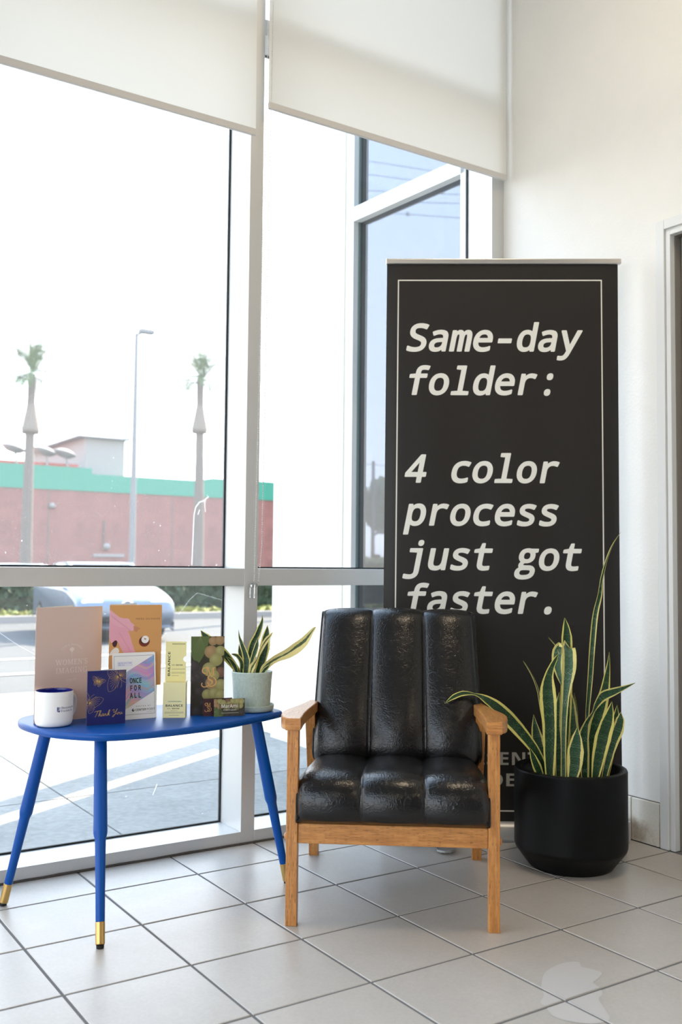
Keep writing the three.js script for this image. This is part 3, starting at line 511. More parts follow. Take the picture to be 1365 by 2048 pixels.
// ---------------------------------------------------------------- roll-up banner
{
  const turn = Math.atan2(-0.524, 0.852) - 0.03, t = thing('roll_up_banner', 'tall black roll-up banner with white slanted lettering behind the armchair', 'banner', [1.728, 0, 0.185], turn);
  const W = 0.853, H0 = 0.066, H1 = 2.062, x0 = -0.872, gw = 0.846;   // local x runs from the left end (negative) to the wall end (0)
  const graphic = canvas(868, 2048, (x, w, h) => {
    const k = w / gw, X = (s) => (s + 0.866) * k, Y = (y) => (H1 - y) * h / (H1 - H0);
    x.fillStyle = '#252220'; x.fillRect(0, 0, w, h);
    x.strokeStyle = '#e4e2d8'; x.lineWidth = 5; x.strokeRect(X(-0.824), Y(2.000), 0.742 * k, Y(0.104) - Y(2.0));
    x.fillStyle = x.strokeStyle = '#ecebe3'; x.lineJoin = 'round'; x.lineCap = 'round'; x.textBaseline = 'alphabetic';
    const fs = 0.1335 * k;
    const lines = [['Same-day', 1.742], ['folder:', 1.583], ['4 color', 1.266], ['process', 1.112], ['just got', 0.953], ['faster.', 0.799]];
    for (const [s, y] of lines) {
      x.save(); x.translate(X(-0.800), Y(y)); x.transform(1, 0, -0.19, 1, 0, 0); x.font = fs + 'px monospace'; x.lineWidth = fs * 0.052;
      for (let i = 0; i < s.length; i++) { x.save(); x.translate(i * 0.0795 * k, 0); x.fillText(s[i], 0, 0); x.strokeText(s[i], 0, 0); x.restore(); }
      x.restore();
    }
    x.fillStyle = '#b9b5aa'; x.font = 'bold ' + 0.0625 * k + 'px sans-serif';
    const fit = (s, a, b, y) => { x.save(); x.translate(X(a), Y(y)); x.scale((b - a) * k / x.measureText(s).width, 1); x.fillText(s, 0, 0); x.restore(); };
    fit('PRESENTATION', -0.640, -0.070, 0.264); fit('FOLDER, INC.', -0.640, -0.13, 0.190);
    x.strokeStyle = '#b9b5aa'; x.lineWidth = 6; x.strokeRect(X(-0.75), Y(0.31), 0.08 * k, 0.125 * k); x.fillRect(X(-0.735), Y(0.295), 0.03 * k, 0.1 * k);
  });
  const sheet = (z) => {
    const g = new THREE.PlaneGeometry(gw, H1 - H0, 60, 30), p = g.attributes.position;
    for (let i = 0; i < p.count; i++) {
      const u = p.getX(i) / gw * 2, v = (p.getY(i) / (H1 - H0)) + 0.5, e = Math.max(0, Math.abs(u) - 0.86) / 0.14;
      p.setX(i, p.getX(i) * (1.008 - 0.016 * v)); p.setZ(i, z - 0.02 * e * e * (0.25 + 2.2 * v * (1 - v) * (1 - 0.5 * v)) + 0.0022 * Math.sin(u * 9 + 1) * Math.sin(v * 3.14));
    }
    g.computeVertexNormals(); for (let i = 0; i < p.count; i++) { const v = p.getY(i) / (H1 - H0) + 0.5; p.setY(i, p.getY(i) + 0.009 * v * p.getX(i) / gw); }
    return g.translate(-0.866 + gw / 2, (H0 + H1) / 2, 0);
  };
  mesh('graphic', sheet(-0.03), phys(rgb(1, 1, 1), 0.5, { map: graphic, side: THREE.DoubleSide, specularIntensity: 0.7, bumpMap: wallBump, bumpScale: 0.0001 }), t);
  mesh('backing', sheet(-0.0312), std(rgb(0.55, 0.55, 0.54), 0.7, { side: THREE.DoubleSide }), t);
  mesh('top_rail', rbox(-0.4275, 0.4275, -0.003, 0.017, -0.044, -0.022, 0.004, 3).rotateZ(0.0105).translate(-0.4395, H1, 0), M.aluBright, t);
  const base = new THREE.Shape(); base.moveTo(-0.078, 0.012); base.lineTo(-0.004, 0.012); base.quadraticCurveTo(0.001, 0.02, 0, 0.035); base.quadraticCurveTo(-0.004, 0.06, -0.026, 0.068); base.lineTo(-0.06, 0.068); base.quadraticCurveTo(-0.078, 0.06, -0.08, 0.035); base.closePath();
  mesh('base', new THREE.ExtrudeGeometry(base, { depth: 0.85, bevelEnabled: false, curveSegments: 10 }).rotateY(-Math.PI / 2).translate(-0.012, 0, 0), std(rgb(0.66, 0.66, 0.65), 0.38, { metalness: 0.6 }), t);
  for (const x of [-0.872, -0.003]) mesh('end_cap', rbox(x - 0.004, x + 0.004, 0.008, 0.078, -0.08, 0.001, 0.003), M.aluBright, t);
  for (const x of [-0.66, -0.08]) {
    const s = new THREE.Shape(); s.moveTo(-0.028, 0.13); s.quadraticCurveTo(0, 0.155, 0.028, 0.13); s.lineTo(0.024, -0.05); s.lineTo(-0.024, -0.05); s.closePath();
    const f = mesh('foot', new THREE.ExtrudeGeometry(s, { depth: 0.005, bevelThickness: 0.0015, bevelSize: 0.0015, bevelSegments: 2 }).rotateX(Math.PI / 2).translate(x, 0.0125, 0), std(rgb(0.5, 0.51, 0.52), 0.35, { metalness: 0.7 }), t);
    for (const q of [-0.016, 0, 0.016]) mesh('foot_stud', new THREE.CylinderGeometry(0.0025, 0.002, 0.006, 8).translate(x + q, 0.003, 0.125), M.aluBright, f);
  }
  mesh('support_pole', bar(V(-0.44, 0.06, -0.055), V(-0.44, H1, -0.04), 0.008, 0.006), M.aluBright, t);
}
// ---------------------------------------------------------------- things on the table
{ // mug
  const R = 0.0515, H = 0.098, print = canvas(2048, 620, (x, w, h) => {
    x.fillStyle = '#f3f2f0'; x.fillRect(0, 0, w, h);
    x.fillStyle = '#2d3866';
    const cx = 1150;
    x.save(); x.translate(cx + 32, 300); x.globalAlpha = 0.75;
    x.fillRect(-42, -40, 34, 62); x.globalAlpha = 0.4; x.fillRect(-4, -40, 22, 40); x.fillRect(-4, 6, 22, 36); x.globalAlpha = 1;
    x.beginPath(); x.moveTo(-42, 26); x.lineTo(18, 26); x.lineTo(-2, 50); x.lineTo(-42, 34); x.fill();
    x.restore();
    x.font = 'bold 52px serif'; x.fillText('P', cx + 64, 296); x.font = 'bold 40px serif'; x.fillText('RESENTATION', cx + 96, 296);
    x.font = 'bold 52px serif'; x.fillText('F', cx + 64, 346); x.font = 'bold 40px serif'; x.fillText('OLDER, INC.', cx + 96, 346);
  });
  const t = thing('mug', 'white mug with dark blue inside and blue company lettering', 'mug', [-0.182, TY, -0.222], -0.50);
  const outer = lathe([[0, 0.0008], [0.040, 0.0008], [0.046, 0.003], [0.0495, 0.008], [R, 0.018], [R, H - 0.003], [R - 0.0006, H - 0.001]], 96), uv = outer.attributes.uv, p = outer.attributes.position;
  outer.rotateY(Math.PI);
  for (let i = 0; i < uv.count; i++) uv.setY(i, p.getY(i) / H);
  mesh('body', outer, phys(rgb(1, 1, 1), 0.32, { map: print }), t);
  mesh('lining', lathe([[R - 0.0006, H - 0.001], [R - 0.002, H], [R - 0.0035, H - 0.001], [R - 0.0042, H - 0.006], [R - 0.0045, 0.012], [R - 0.012, 0.005], [0, 0.005]], 96), M.mugBlue, t).userData.label = 'dark blue glazed inside';
  const hp = [[R - 0.003, 0.076], [R + 0.012, 0.080], [R + 0.024, 0.070], [R + 0.027, 0.050], [R + 0.022, 0.030], [R + 0.010, 0.021], [R - 0.003, 0.024]].map(([a, y]) => V(a, y, 0).applyAxisAngle(V(0, 1, 0), 0.95));
  const hg = new THREE.TubeGeometry(new THREE.CatmullRomCurve3(hp), 40, 0.0058, 12); mesh('handle', hg, M.white, t);
}
// a sheet standing on the table from a to b (x, z), height h, thickness d; front print; the lean tips its top back
function panel(name, parent, a, b, y0, h, d, frontMat, edgeMat, lean = 0, round = 0) {
  const A = V(a[0], y0, a[1]), B = V(b[0], y0, b[1]), w = A.distanceTo(B);
  const o = new THREE.Group(); o.name = parent ? name : numbered(name); (parent ?? scene).add(o);
  o.position.copy(A.clone().add(B).multiplyScalar(0.5)); o.rotation.set(-lean, Math.atan2(-(B.z - A.z), B.x - A.x), 0, 'YXZ');
  const s = new THREE.Shape(), r = Math.max(round, 0.0006), X = w / 2;
  s.moveTo(-X + r, 0); s.lineTo(X - r, 0); s.quadraticCurveTo(X, 0, X, r); s.lineTo(X, h - r); s.quadraticCurveTo(X, h, X - r, h); s.lineTo(-X + r, h); s.quadraticCurveTo(-X, h, -X, h - r); s.lineTo(-X, r); s.quadraticCurveTo(-X, 0, -X + r, 0);
  mesh('card', new THREE.ExtrudeGeometry(s, { depth: d, bevelEnabled: false, curveSegments: 6 }).translate(0, 0, -d), edgeMat, o);
  const f = new THREE.ShapeGeometry(s, 6), uv = f.attributes.uv, p = f.attributes.position;
  for (let i = 0; i < uv.count; i++) uv.setXY(i, p.getX(i) / w + 0.5, p.getY(i) / h);
  mesh('print', f.translate(0, 0, 0.0002), frontMat, o);
  return o;
}
const printMat = (map, roughness = 0.5, extra = {}) => phys(rgb(1, 1, 1), roughness, { map, ...extra });
const spaced = (x, s, cx, y, gap) => { let w = 0; for (const c of s) w += x.measureText(c).width + gap; let q = cx - (w - gap) / 2; for (const c of s) { x.textAlign = 'left'; x.fillText(c, q, y); q += x.measureText(c).width + gap; } };
{ // pink folder
  const map = canvas(640, 960, (x, w, h) => {
    x.fillStyle = '#dcc3b9'; x.fillRect(0, 0, w, h);
    x.fillStyle = x.strokeStyle = '#eee0d6';
    x.font = '20px sans-serif'; const arc = 'SANTA BARBARA';
    for (let i = 0; i < arc.length; i++) { const a = (i - 6) * 0.13; x.save(); x.translate(345 + 125 * Math.sin(a), 420 - 125 * Math.cos(a) + 30); x.rotate(a); x.fillText(arc[i], -6, 0); x.restore(); }
    x.lineWidth = 3; x.beginPath(); x.moveTo(345, 420); x.lineTo(345, 375); for (let k = -4; k <= 4; k++) { x.moveTo(345, 385); x.quadraticCurveTo(345 + k * 4, 365, 345 + k * 6, 358 + Math.abs(k) * 2); } x.stroke(); x.beginPath(); x.arc(345, 366, 22, Math.PI, 0); x.fill();
    x.font = '62px serif'; spaced(x, "WOMEN'S", 345, 490, 2); spaced(x, 'IMAGING', 345, 560, 4); x.font = '20px sans-serif'; spaced(x, 'CENTER', 345, 625, 5);
  });
  const paper = std(rgb(0.70, 0.52, 0.45), 0.6), a = [-0.222, -0.272], b = [-0.016, -0.312];
  const t = thing('folder', 'tall pink presentation folder standing open behind the white mug', 'folder', [0, 0, 0]);
  panel('front_cover', t, a, b, TY, 0.325, 0.0008, printMat(map, 0.42), paper);
  panel('back_cover', t, [-0.2225, -0.2728], [-0.075, -0.400], TY, 0.325, 0.0008, std(rgb(0.80, 0.78, 0.68), 0.6), paper);
}
{ // orange folder
  const map = canvas(520, 770, (x, w, h) => {
    x.fillStyle = '#d79f63'; x.fillRect(0, 0, w, h);
    x.fillStyle = '#3a2a1c'; x.font = '22px sans-serif'; spaced(x, 'FRĒDA SALVADOR', 378, 142, 5);
    const blob = (pts, c) => { x.fillStyle = c; x.beginPath(); x.moveTo(pts[0][0], pts[0][1]); for (let i = 1; i < pts.length; i++) { const p = pts[i - 1], q = pts[i]; x.quadraticCurveTo(p[0], p[1], (p[0] + q[0]) / 2, (p[1] + q[1]) / 2); } x.closePath(); x.fill(); };
    blob([[0, 40], [60, 90], [120, 130], [190, 125], [210, 170], [250, 190], [248, 245], [190, 250], [120, 215], [60, 200], [0, 170], [0, 40]], '#e9aebb');
    blob([[0, 150], [80, 210], [160, 215], [195, 260], [230, 380], [270, 470], [240, 480], [150, 470], [110, 400], [80, 330], [40, 370], [0, 340], [0, 150]], '#e6a5b4');
    blob([[30, 360], [60, 330], [85, 345], [70, 400], [40, 395], [30, 360]], '#4a2630');
    blob([[0, 470], [40, 410], [90, 400], [110, 460], [0, 480], [0, 470]], '#efe6dd');
    x.strokeStyle = '#d795a6'; x.lineWidth = 2; for (let k = 0; k < 26; k++) { x.beginPath(); x.moveTo(10 + k * 8, 90 + k * 6); x.lineTo(30 + k * 8, 120 + k * 6); x.stroke(); x.beginPath(); x.moveTo(90 + k * 5, 260 + k * 8); x.lineTo(110 + k * 5, 270 + k * 8); x.stroke(); }
    blob([[238, 200], [275, 210], [305, 225], [300, 235], [278, 236], [285, 252], [265, 262], [240, 245], [238, 200]], '#c98b64');
    x.fillStyle = '#7a3420'; x.beginPath(); x.ellipse(348, 350, 54, 50, 0, 0, 7); x.fill(); x.fillStyle = '#4d2013'; x.beginPath(); x.ellipse(350, 338, 44, 40, 0, 0, 7); x.fill();
    x.fillStyle = '#f4f1ec'; x.beginPath(); x.ellipse(356, 332, 38, 36, 0, 0, 7); x.fill(); x.fillStyle = '#b98a6a'; x.beginPath(); x.ellipse(356, 326, 12, 7, 0.3, 0, 7); x.fill();
    blob([[430, 560], [460, 540], [470, 570], [455, 610], [430, 590], [430, 560]], '#e8dccb');
  });
  const t = thing('folder', 'orange folder with a picture of a pink sleeve and coffee cup', 'folder'), w = std(rgb(0.83, 0.83, 0.81), 0.55);
  panel('cover', t, [-0.012, -0.262], [0.140, -0.234], TY + 0.092, 0.238, 0.0008, printMat(map, 0.4), w);
  panel('inner_sheet', t, [-0.008, -0.266], [0.131, -0.240], TY, 0.33, 0.0012, w, w);
  panel('back_cover', t, [-0.008, -0.268], [0.10, -0.335], TY, 0.332, 0.0008, w, std(rgb(0.6, 0.36, 0.13), 0.5));
}
{ // card with the iridescent stripe
  const map = canvas(560, 840, (x, w, h) => {
    x.fillStyle = '#f4f3f1'; x.fillRect(0, 0, w, h);
    x.save(); x.beginPath(); x.moveTo(540, 40); x.lineTo(540, 500); x.lineTo(200, 690); x.lineTo(20, 770); x.lineTo(20, 330); x.closePath(); x.clip();
    const g = x.createLinearGradient(100, 700, 540, 80); [['0', '#b9dcae'], ['0.2', '#e9b4b4'], ['0.38', '#b7a3d6'], ['0.55', '#8fc9dc'], ['0.7', '#dba5c8'], ['0.85', '#b493cf'], ['1', '#8fb2e0']].forEach(([o, c]) => g.addColorStop(+o, c)); x.fillStyle = g; x.fillRect(0, 0, w, h);
    const cols = ['#5fb6c9', '#e6cf9a', '#d98fc0', '#7f8fd6', '#9fd9c0', '#e2a08f', '#a48bd8'];
    for (let k = 0; k < 9; k++) { x.strokeStyle = cols[k % 7]; x.globalAlpha = 0.45; x.lineWidth = 16 + 18 * rnd(); x.beginPath(); const y = 120 + k * 66; x.moveTo(0, y + 180); x.bezierCurveTo(160, y + 160, 180, y - 40, 300, y - 30); x.bezierCurveTo(400, y - 20, 420, y + 90, 560, y - 60); x.stroke(); }
    x.restore();
    x.strokeStyle = '#4a4c66'; x.lineWidth = 3; x.strokeRect(20, 40, 520, 740);
    x.fillStyle = '#1d1c1f'; x.font = 'bold 84px monospace'; x.textAlign = 'left';
    [['ONCE', 385], ['FOR', 478], ['ALL', 572]].forEach(([s, y]) => { x.lineWidth = 3; x.strokeStyle = '#1d1c1f'; const a = s.length === 4 ? 40 : 54; for (let i = 0; i < s.length; i++) { x.save(); x.translate(218 + i * a, y); x.scale(0.75, 1); x.fillText(s[i], 0, 0); x.strokeText(s[i], 0, 0); x.restore(); } });
    x.fillStyle = '#5d5a66'; x.font = '26px sans-serif'; spaced(x, 'EASTER AT', 390, 690, 9);
    x.fillStyle = '#26242c'; x.font = 'bold 38px sans-serif'; x.textAlign = 'left'; x.fillText('CENTER', 285, 738); x.font = '38px sans-serif'; x.fillText('POINT', 432, 738); x.beginPath(); x.arc(258, 726, 17, 0, 7); x.fill(); x.fillStyle = '#f4f3f1'; x.beginPath(); x.arc(264, 722, 7, 0, 7); x.fill();
    x.fillStyle = '#8b8894'; x.font = '16px sans-serif'; spaced(x, 'CHURCH', 480, 762, 6);
    x.fillStyle = '#e6e6f0'; x.fillRect(60, 110, 200, 60); x.fillStyle = '#5c6bb0'; x.font = '19px monospace'; x.fillText('GOOD FRI 6:00 & 7:00PM', 72, 136, 170); x.fillText('APR 8-9', 72, 160, 90);
  });
  const o = panel('card', null, [-0.013, -0.212], [0.118, -0.209], TY + 0.0005, 0.192, 0.0016, printMat(map, 0.3), M.paperWhite, 0.1, 0.006);
  o.name = 'greeting_card'; tag(o, 'white rounded card with an iridescent stripe and black capitals', 'card');
}
{ // blue thank-you card
  const map = canvas(540, 760, (x, w, h) => {
    x.fillStyle = '#1a1f60'; x.fillRect(0, 0, w, h); x.strokeStyle = '#d9ae4e'; x.lineWidth = 2.6; x.lineCap = 'round';
    const wing = (cx, cy, sc, rot) => {
      x.save(); x.translate(cx, cy); x.rotate(rot); x.scale(sc, sc); x.lineWidth = 2.6 / sc;
      for (const s of [-1, 1]) {
        const line = () => { x.beginPath(); x.moveTo(0, -10); x.bezierCurveTo(s * 30, -60, s * 95, -70, s * 110, -50); x.bezierCurveTo(s * 105, -10, s * 70, 20, s * 55, 28); x.bezierCurveTo(s * 65, 60, s * 40, 85, s * 25, 80); x.bezierCurveTo(s * 10, 60, s * 4, 30, 0, 20); x.stroke(); }; line();
        for (let k = 0; k < 12; k++) { const a = -0.9 + k * 0.19, l = k < 7 ? 96 - Math.abs(k - 2) * 9 : 70; x.beginPath(); x.moveTo(s * 4, 2); x.quadraticCurveTo(s * l * 0.5 * Math.cos(a), l * 0.4 * Math.sin(a) - 8, s * l * Math.cos(a), l * Math.sin(a)); x.stroke(); }
        x.beginPath(); x.moveTo(0, -22); x.quadraticCurveTo(s * 6, -60, s * 30, -72); x.stroke();
      }
      x.beginPath(); x.ellipse(0, 10, 6, 38, 0, 0, 7); x.stroke(); x.restore();
    };
    wing(150, 150, 0.85, 0.35); wing(20, 440, 1.75, 0.25); wing(440, 90, 2.1, 2.6);
    // lettering by hand: strokes in a 0..100 box per letter
    const st = (ox, oy, k, paths) => { for (const p of paths) { x.beginPath(); p.forEach((q, i) => { if (!i) x.moveTo(ox + q[0] * k, oy + q[1] * k); else if (q.length === 2) x.lineTo(ox + q[0] * k, oy + q[1] * k); else x.bezierCurveTo(ox + q[0] * k, oy + q[1] * k, ox + q[2] * k, oy + q[3] * k, ox + q[4] * k, oy + q[5] * k); }); x.stroke(); } };
    x.save(); x.transform(1, -0.05, -0.2, 1, 150, 20); x.lineWidth = 5.5;
    const k = 0.86, b = 545;
    st(70, b, k, [[[0, 18], [20, 0, 40, 14, 92, 2]], [[52, 8], [46, 40, 40, 70, 26, 100, ]]]);
    st(128, b, k, [[[12, 96], [34, 50, 44, 0, 30, 4], [18, 8, 14, 60, 12, 98], [18, 60, 40, 50, 36, 78], [34, 96, 44, 98, 52, 88]]]);
    st(172, b, k, [[[34, 60], [14, 50, 0, 80, 8, 94], [20, 104, 34, 74, 36, 60], [32, 84, 36, 102, 50, 88]]]);
    st(212, b, k, [[[8, 62], [10, 76, 8, 90, 6, 98], [14, 64, 34, 52, 32, 76], [30, 96, 38, 100, 48, 88]]]);
    st(252, b, k, [[[10, 96], [30, 50, 44, 0, 28, 6], [16, 10, 14, 70, 12, 98], [16, 70, 40, 54, 34, 68], [28, 76, 18, 76, 20, 78], [30, 80, 34, 100, 48, 90]]]);
    st(318, b, k, [[[2, 22], [20, 0, 40, 10, 30, 40], [24, 62, 44, 66, 62, 40], [72, 20, 76, 0, 78, 2], [70, 50, 54, 130, 30, 128], [10, 124, 40, 86, 84, 78]]]);
    st(390, b, k, [[[26, 62], [8, 64, 2, 94, 16, 96], [34, 96, 38, 62, 24, 64], [30, 72, 42, 72, 46, 66]]]);
    st(432, b, k, [[[6, 64], [2, 84, 2, 98, 14, 96], [26, 92, 30, 76, 32, 62], [30, 84, 32, 102, 50, 86]]]);
    x.restore();
  });
  const t = thing('greeting_card', 'dark blue card with gold butterflies and gold script', 'card'), e = std(rgb(0.02, 0.025, 0.16), 0.5);
  panel('front', t, [-0.106, -0.170], [0.003, -0.160], TY, 0.151, 0.0007, printMat(map, 0.45), e);
  panel('back', t, [-0.1065, -0.1705], [-0.02, -0.20], TY, 0.151, 0.0007, M.paperWhite, e);
}
{ // yellow carton with raised back panel
  const lineText = (x, cx, y, w, hgt) => { x.fillStyle = 'rgba(70,70,40,0.55)'; let q = cx - w / 2; while (q < cx + w / 2) { const a = 4 + rnd() * 10; x.fillRect(q, y, Math.min(a, cx + w / 2 - q), hgt); q += a + 3; } };
  const front = canvas(420, 640, (x, w, h) => {
    x.fillStyle = '#f3ebb2'; x.fillRect(0, 0, w, h); x.textAlign = 'center';
    x.fillStyle = '#d9dfae'; x.fillRect(88, 330, 260, 24); lineText(x, 218, 336, 240, 10);
    x.fillStyle = '#23231e'; x.font = 'bold 58px sans-serif'; x.save(); x.translate(210, 436); x.scale(1.28, 0.95); x.fillText('BALANCE', 0, 0); x.restore();
    x.fillStyle = '#8d8b66'; x.font = '34px sans-serif'; x.textAlign = 'left'; x.fillText('45%', 78, 482, 80); x.fillStyle = '#2a2a22'; x.font = 'bold 34px sans-serif'; x.fillText('KRATOM', 166, 482);
    lineText(x, 210, 505, 130, 7); lineText(x, 210, 532, 350, 8); lineText(x, 210, 550, 350, 8); lineText(x, 210, 588, 190, 9);
  });
  const lid = canvas(400, 640, (x, w, h) => {
    x.fillStyle = '#efe7a6'; x.fillRect(0, 0, w, h); x.fillStyle = '#22221c'; x.save(); x.translate(92, 560); x.rotate(-Math.PI / 2); x.font = 'bold 62px sans-serif'; x.scale(1.45, 1); x.fillText('BALANCE', 0, 0); x.restore();
    lineText(x, 250, 30, 250, 18); x.font = '34px sans-serif'; x.fillStyle = '#77754c'; x.fillText('45%', 120, 390, 70); x.fillStyle = '#2a2a22'; x.font = 'bold 32px sans-serif'; x.fillText('KRATOM', 200, 390, 190);
    lineText(x, 250, 440, 260, 10); lineText(x, 250, 490, 260, 7); lineText(x, 250, 510, 260, 7); lineText(x, 190, 545, 140, 7);
  });
  const side = canvas(300, 460, (x, w, h) => { x.fillStyle = '#ece4a4'; x.fillRect(0, 0, w, h); for (let k = 0; k < 22; k++) lineText(x, 170, 200 + k * 10, 170, 4); });
  const t = thing('product_box', 'pale yellow carton with a raised notched back panel', 'box', [0.160, TY, -0.1775], Math.atan2(-0.47, 0.883));
  const edge = std(rgb(0.80, 0.75, 0.40), 0.55), w = 0.0665, h = 0.103, d = 0.062;
  const face = (name, m, gw, gh, f) => { const g = new THREE.PlaneGeometry(gw, gh); f(g); return mesh(name, g, m, t); };
  mesh('carton', rbox(-w / 2, w / 2, 0, h, -d, 0, 0.0006, 1), edge, t);
  face('front_print', printMat(front), w - 0.001, h - 0.001, (g) => g.translate(0, h / 2, 0.0003));
  face('side_print', printMat(side), d - 0.001, h - 0.001, (g) => g.rotateY(Math.PI / 2).translate(w / 2 + 0.0003, h / 2, -d / 2));
  const s = new THREE.Shape(), lw = 0.061, lh = 0.118; s.moveTo(-lw / 2, 0); s.lineTo(lw / 2, 0); s.lineTo(lw / 2, lh - 0.062); s.absarc(lw / 2, lh - 0.052, 0.009, -Math.PI / 2, Math.PI / 2, true); s.lineTo(lw / 2, lh); s.lineTo(-lw / 2, lh); s.closePath();
  const lg = new THREE.ShapeGeometry(s, 16), uv = lg.attributes.uv, p = lg.attributes.position; for (let i = 0; i < uv.count; i++) uv.setXY(i, p.getX(i) / lw + 0.5, p.getY(i) / lh);
  const back = mesh('back_panel', new THREE.ExtrudeGeometry(s, { depth: 0.0008, bevelEnabled: false, curveSegments: 16 }).translate(0, h - 0.0005, -d * 0.62), edge, t);
  mesh('back_print', lg.translate(0, h - 0.0005, -d * 0.62 + 0.0011), printMat(lid), back);
}
const grape = (x, cx, cy, r, c0, c1) => { const g = x.createRadialGradient(cx - r * 0.3, cy - r * 0.3, r * 0.1, cx, cy, r); g.addColorStop(0, c0); g.addColorStop(1, c1); x.fillStyle = g; x.beginPath(); x.ellipse(cx, cy, r, r * 0.95, 0, 0, 7); x.fill(); };
const vineArt = (x, w, h) => {
  x.fillStyle = '#2b2a1f'; x.fillRect(0, 0, w, h);
  x.fillStyle = '#5d7440'; x.beginPath(); x.moveTo(0, 0); x.lineTo(w * 0.55, 0); x.quadraticCurveTo(w * 0.5, h * 0.2, w * 0.2, h * 0.36); x.quadraticCurveTo(w * 0.05, h * 0.3, 0, h * 0.22); x.fill();
  x.strokeStyle = '#7f9660'; x.lineWidth = w * 0.008; for (let k = 0; k < 7; k++) { x.beginPath(); x.moveTo(w * 0.28, 0); x.lineTo(w * (0.02 + k * 0.07), h * (0.2 + 0.02 * Math.sin(k))); x.stroke(); }
  for (let k = 0; k < 22; k++) grape(x, w * rr(-0.05, 0.5), h * rr(0.36, 1.02), w * rr(0.13, 0.2), '#463f4a', '#29242b');
  for (const [a, b, r, q] of [[0.66, 0.06, 0.11, 1], [0.86, 0.05, 0.12, 1], [0.6, 0.2, 0.16, 1], [0.88, 0.19, 0.13, 0], [0.75, 0.3, 0.16, 0], [0.55, 0.42, 0.17, 0], [0.9, 0.46, 0.13, 2], [0.68, 0.5, 0.14, 0], [0.62, 0.6, 0.15, 1], [0.9, 0.62, 0.14, 0], [0.5, 0.74, 0.13, 0], [0.7, 0.73, 0.14, 0], [0.9, 0.76, 0.15, 0], [0.6, 0.86, 0.14, 0], [0.84, 0.9, 0.14, 0]]) grape(x, a * w, b * h, r * w * 1.25, ['#cfc98c', '#d0a983', '#9a6e5c'][q], ['#a5a163', '#ae8a5e', '#6e4a3f'][q]);
  x.fillStyle = 'rgba(74,72,44,0.28)'; x.fillRect(0, 0, w, h);
};
const gold = (x, cx, cy, s) => {
  x.strokeStyle = '#d9a862'; x.fillStyle = '#d9a862'; x.lineCap = 'round'; x.lineWidth = s * 0.06; x.textAlign = 'center'; x.font = s * 0.62 + 'px serif'; x.fillText('M', cx + s * 0.05, cy);
  x.beginPath(); x.moveTo(cx - s * 0.05, cy - s * 0.42); x.bezierCurveTo(cx - s * 0.5, cy - s * 0.55, cx - s * 0.5, cy - s * 0.1, cx - s * 0.22, cy - s * 0.12); x.stroke();
  x.save(); x.translate(cx + s * 0.04, cy + s * 0.5); x.font = s * 0.72 + 'px serif'; x.fillText('S', 0, 0); x.restore();
  x.beginPath(); x.moveTo(cx + s * 0.25, cy + s * 0.12); x.bezierCurveTo(cx + s * 0.62, cy + s * 0.45, cx + s * 0.15, cy + s * 0.72, cx - s * 0.05, cy + s * 0.55); x.bezierCurveTo(cx - s * 0.35, cy + s * 0.75, cx - s * 0.5, cy + s * 0.55, cx - s * 0.42, cy + s * 0.42); x.stroke();
};
{
  const map = canvas(440, 1010, (x, w, h) => { vineArt(x, w, h); gold(x, w * 0.56, h * 0.5, 230); });
  const o = panel('brochure', null, [0.2205, -0.196], [0.3165, -0.166], TY, 0.2345, 0.0016, printMat(map, 0.5), std(rgb(0.05, 0.05, 0.035), 0.6), 0.03);
  tag(o, 'tall narrow brochure printed with green and purple grapes', 'brochure');
}
{
  const map = canvas(560, 330, (x, w, h) => { x.fillStyle = '#3d2128'; x.fillRect(0, 0, w, h); gold(x, 100, 150, 150); });
  const o = panel('business_card', null, [0.2465, -0.162], [0.3345, -0.143], TY, 0.0515, 0.0007, printMat(map, 0.5), std(rgb(0.06, 0.02, 0.025), 0.6), 0.12);
  tag(o, 'dark maroon business card with a gold monogram', 'business card');
}
{
  const map = canvas(560, 310, (x, w, h) => {
    x.fillStyle = '#3b3a2a'; x.fillRect(0, 0, w, h); x.save(); x.translate(0, h); x.rotate(-Math.PI / 2); vineArt(x, h, w); x.restore();
    x.fillStyle = 'rgba(60,58,36,0.45)'; x.fillRect(90, 90, 380, 190); x.textAlign = 'center'; x.fillStyle = '#f3efe2'; x.font = '88px sans-serif'; x.fillText('MarAmi', 285, 160, 310); x.font = '34px serif'; spaced(x, 'VINEYARDS', 285, 212, 5); x.fillStyle = '#e7e0cf'; for (let q = 130; q < 440; q += 14) x.fillRect(q, 248, 9, 6);
  });
  const o = panel('business_card', null, [0.2715, -0.140], [0.3605, -0.113], TY, 0.0515, 0.0007, printMat(map, 0.5), std(rgb(0.2, 0.19, 0.12), 0.6), 0.12);
  tag(o, 'grape-patterned business card with white vineyard lettering', 'business card');
}
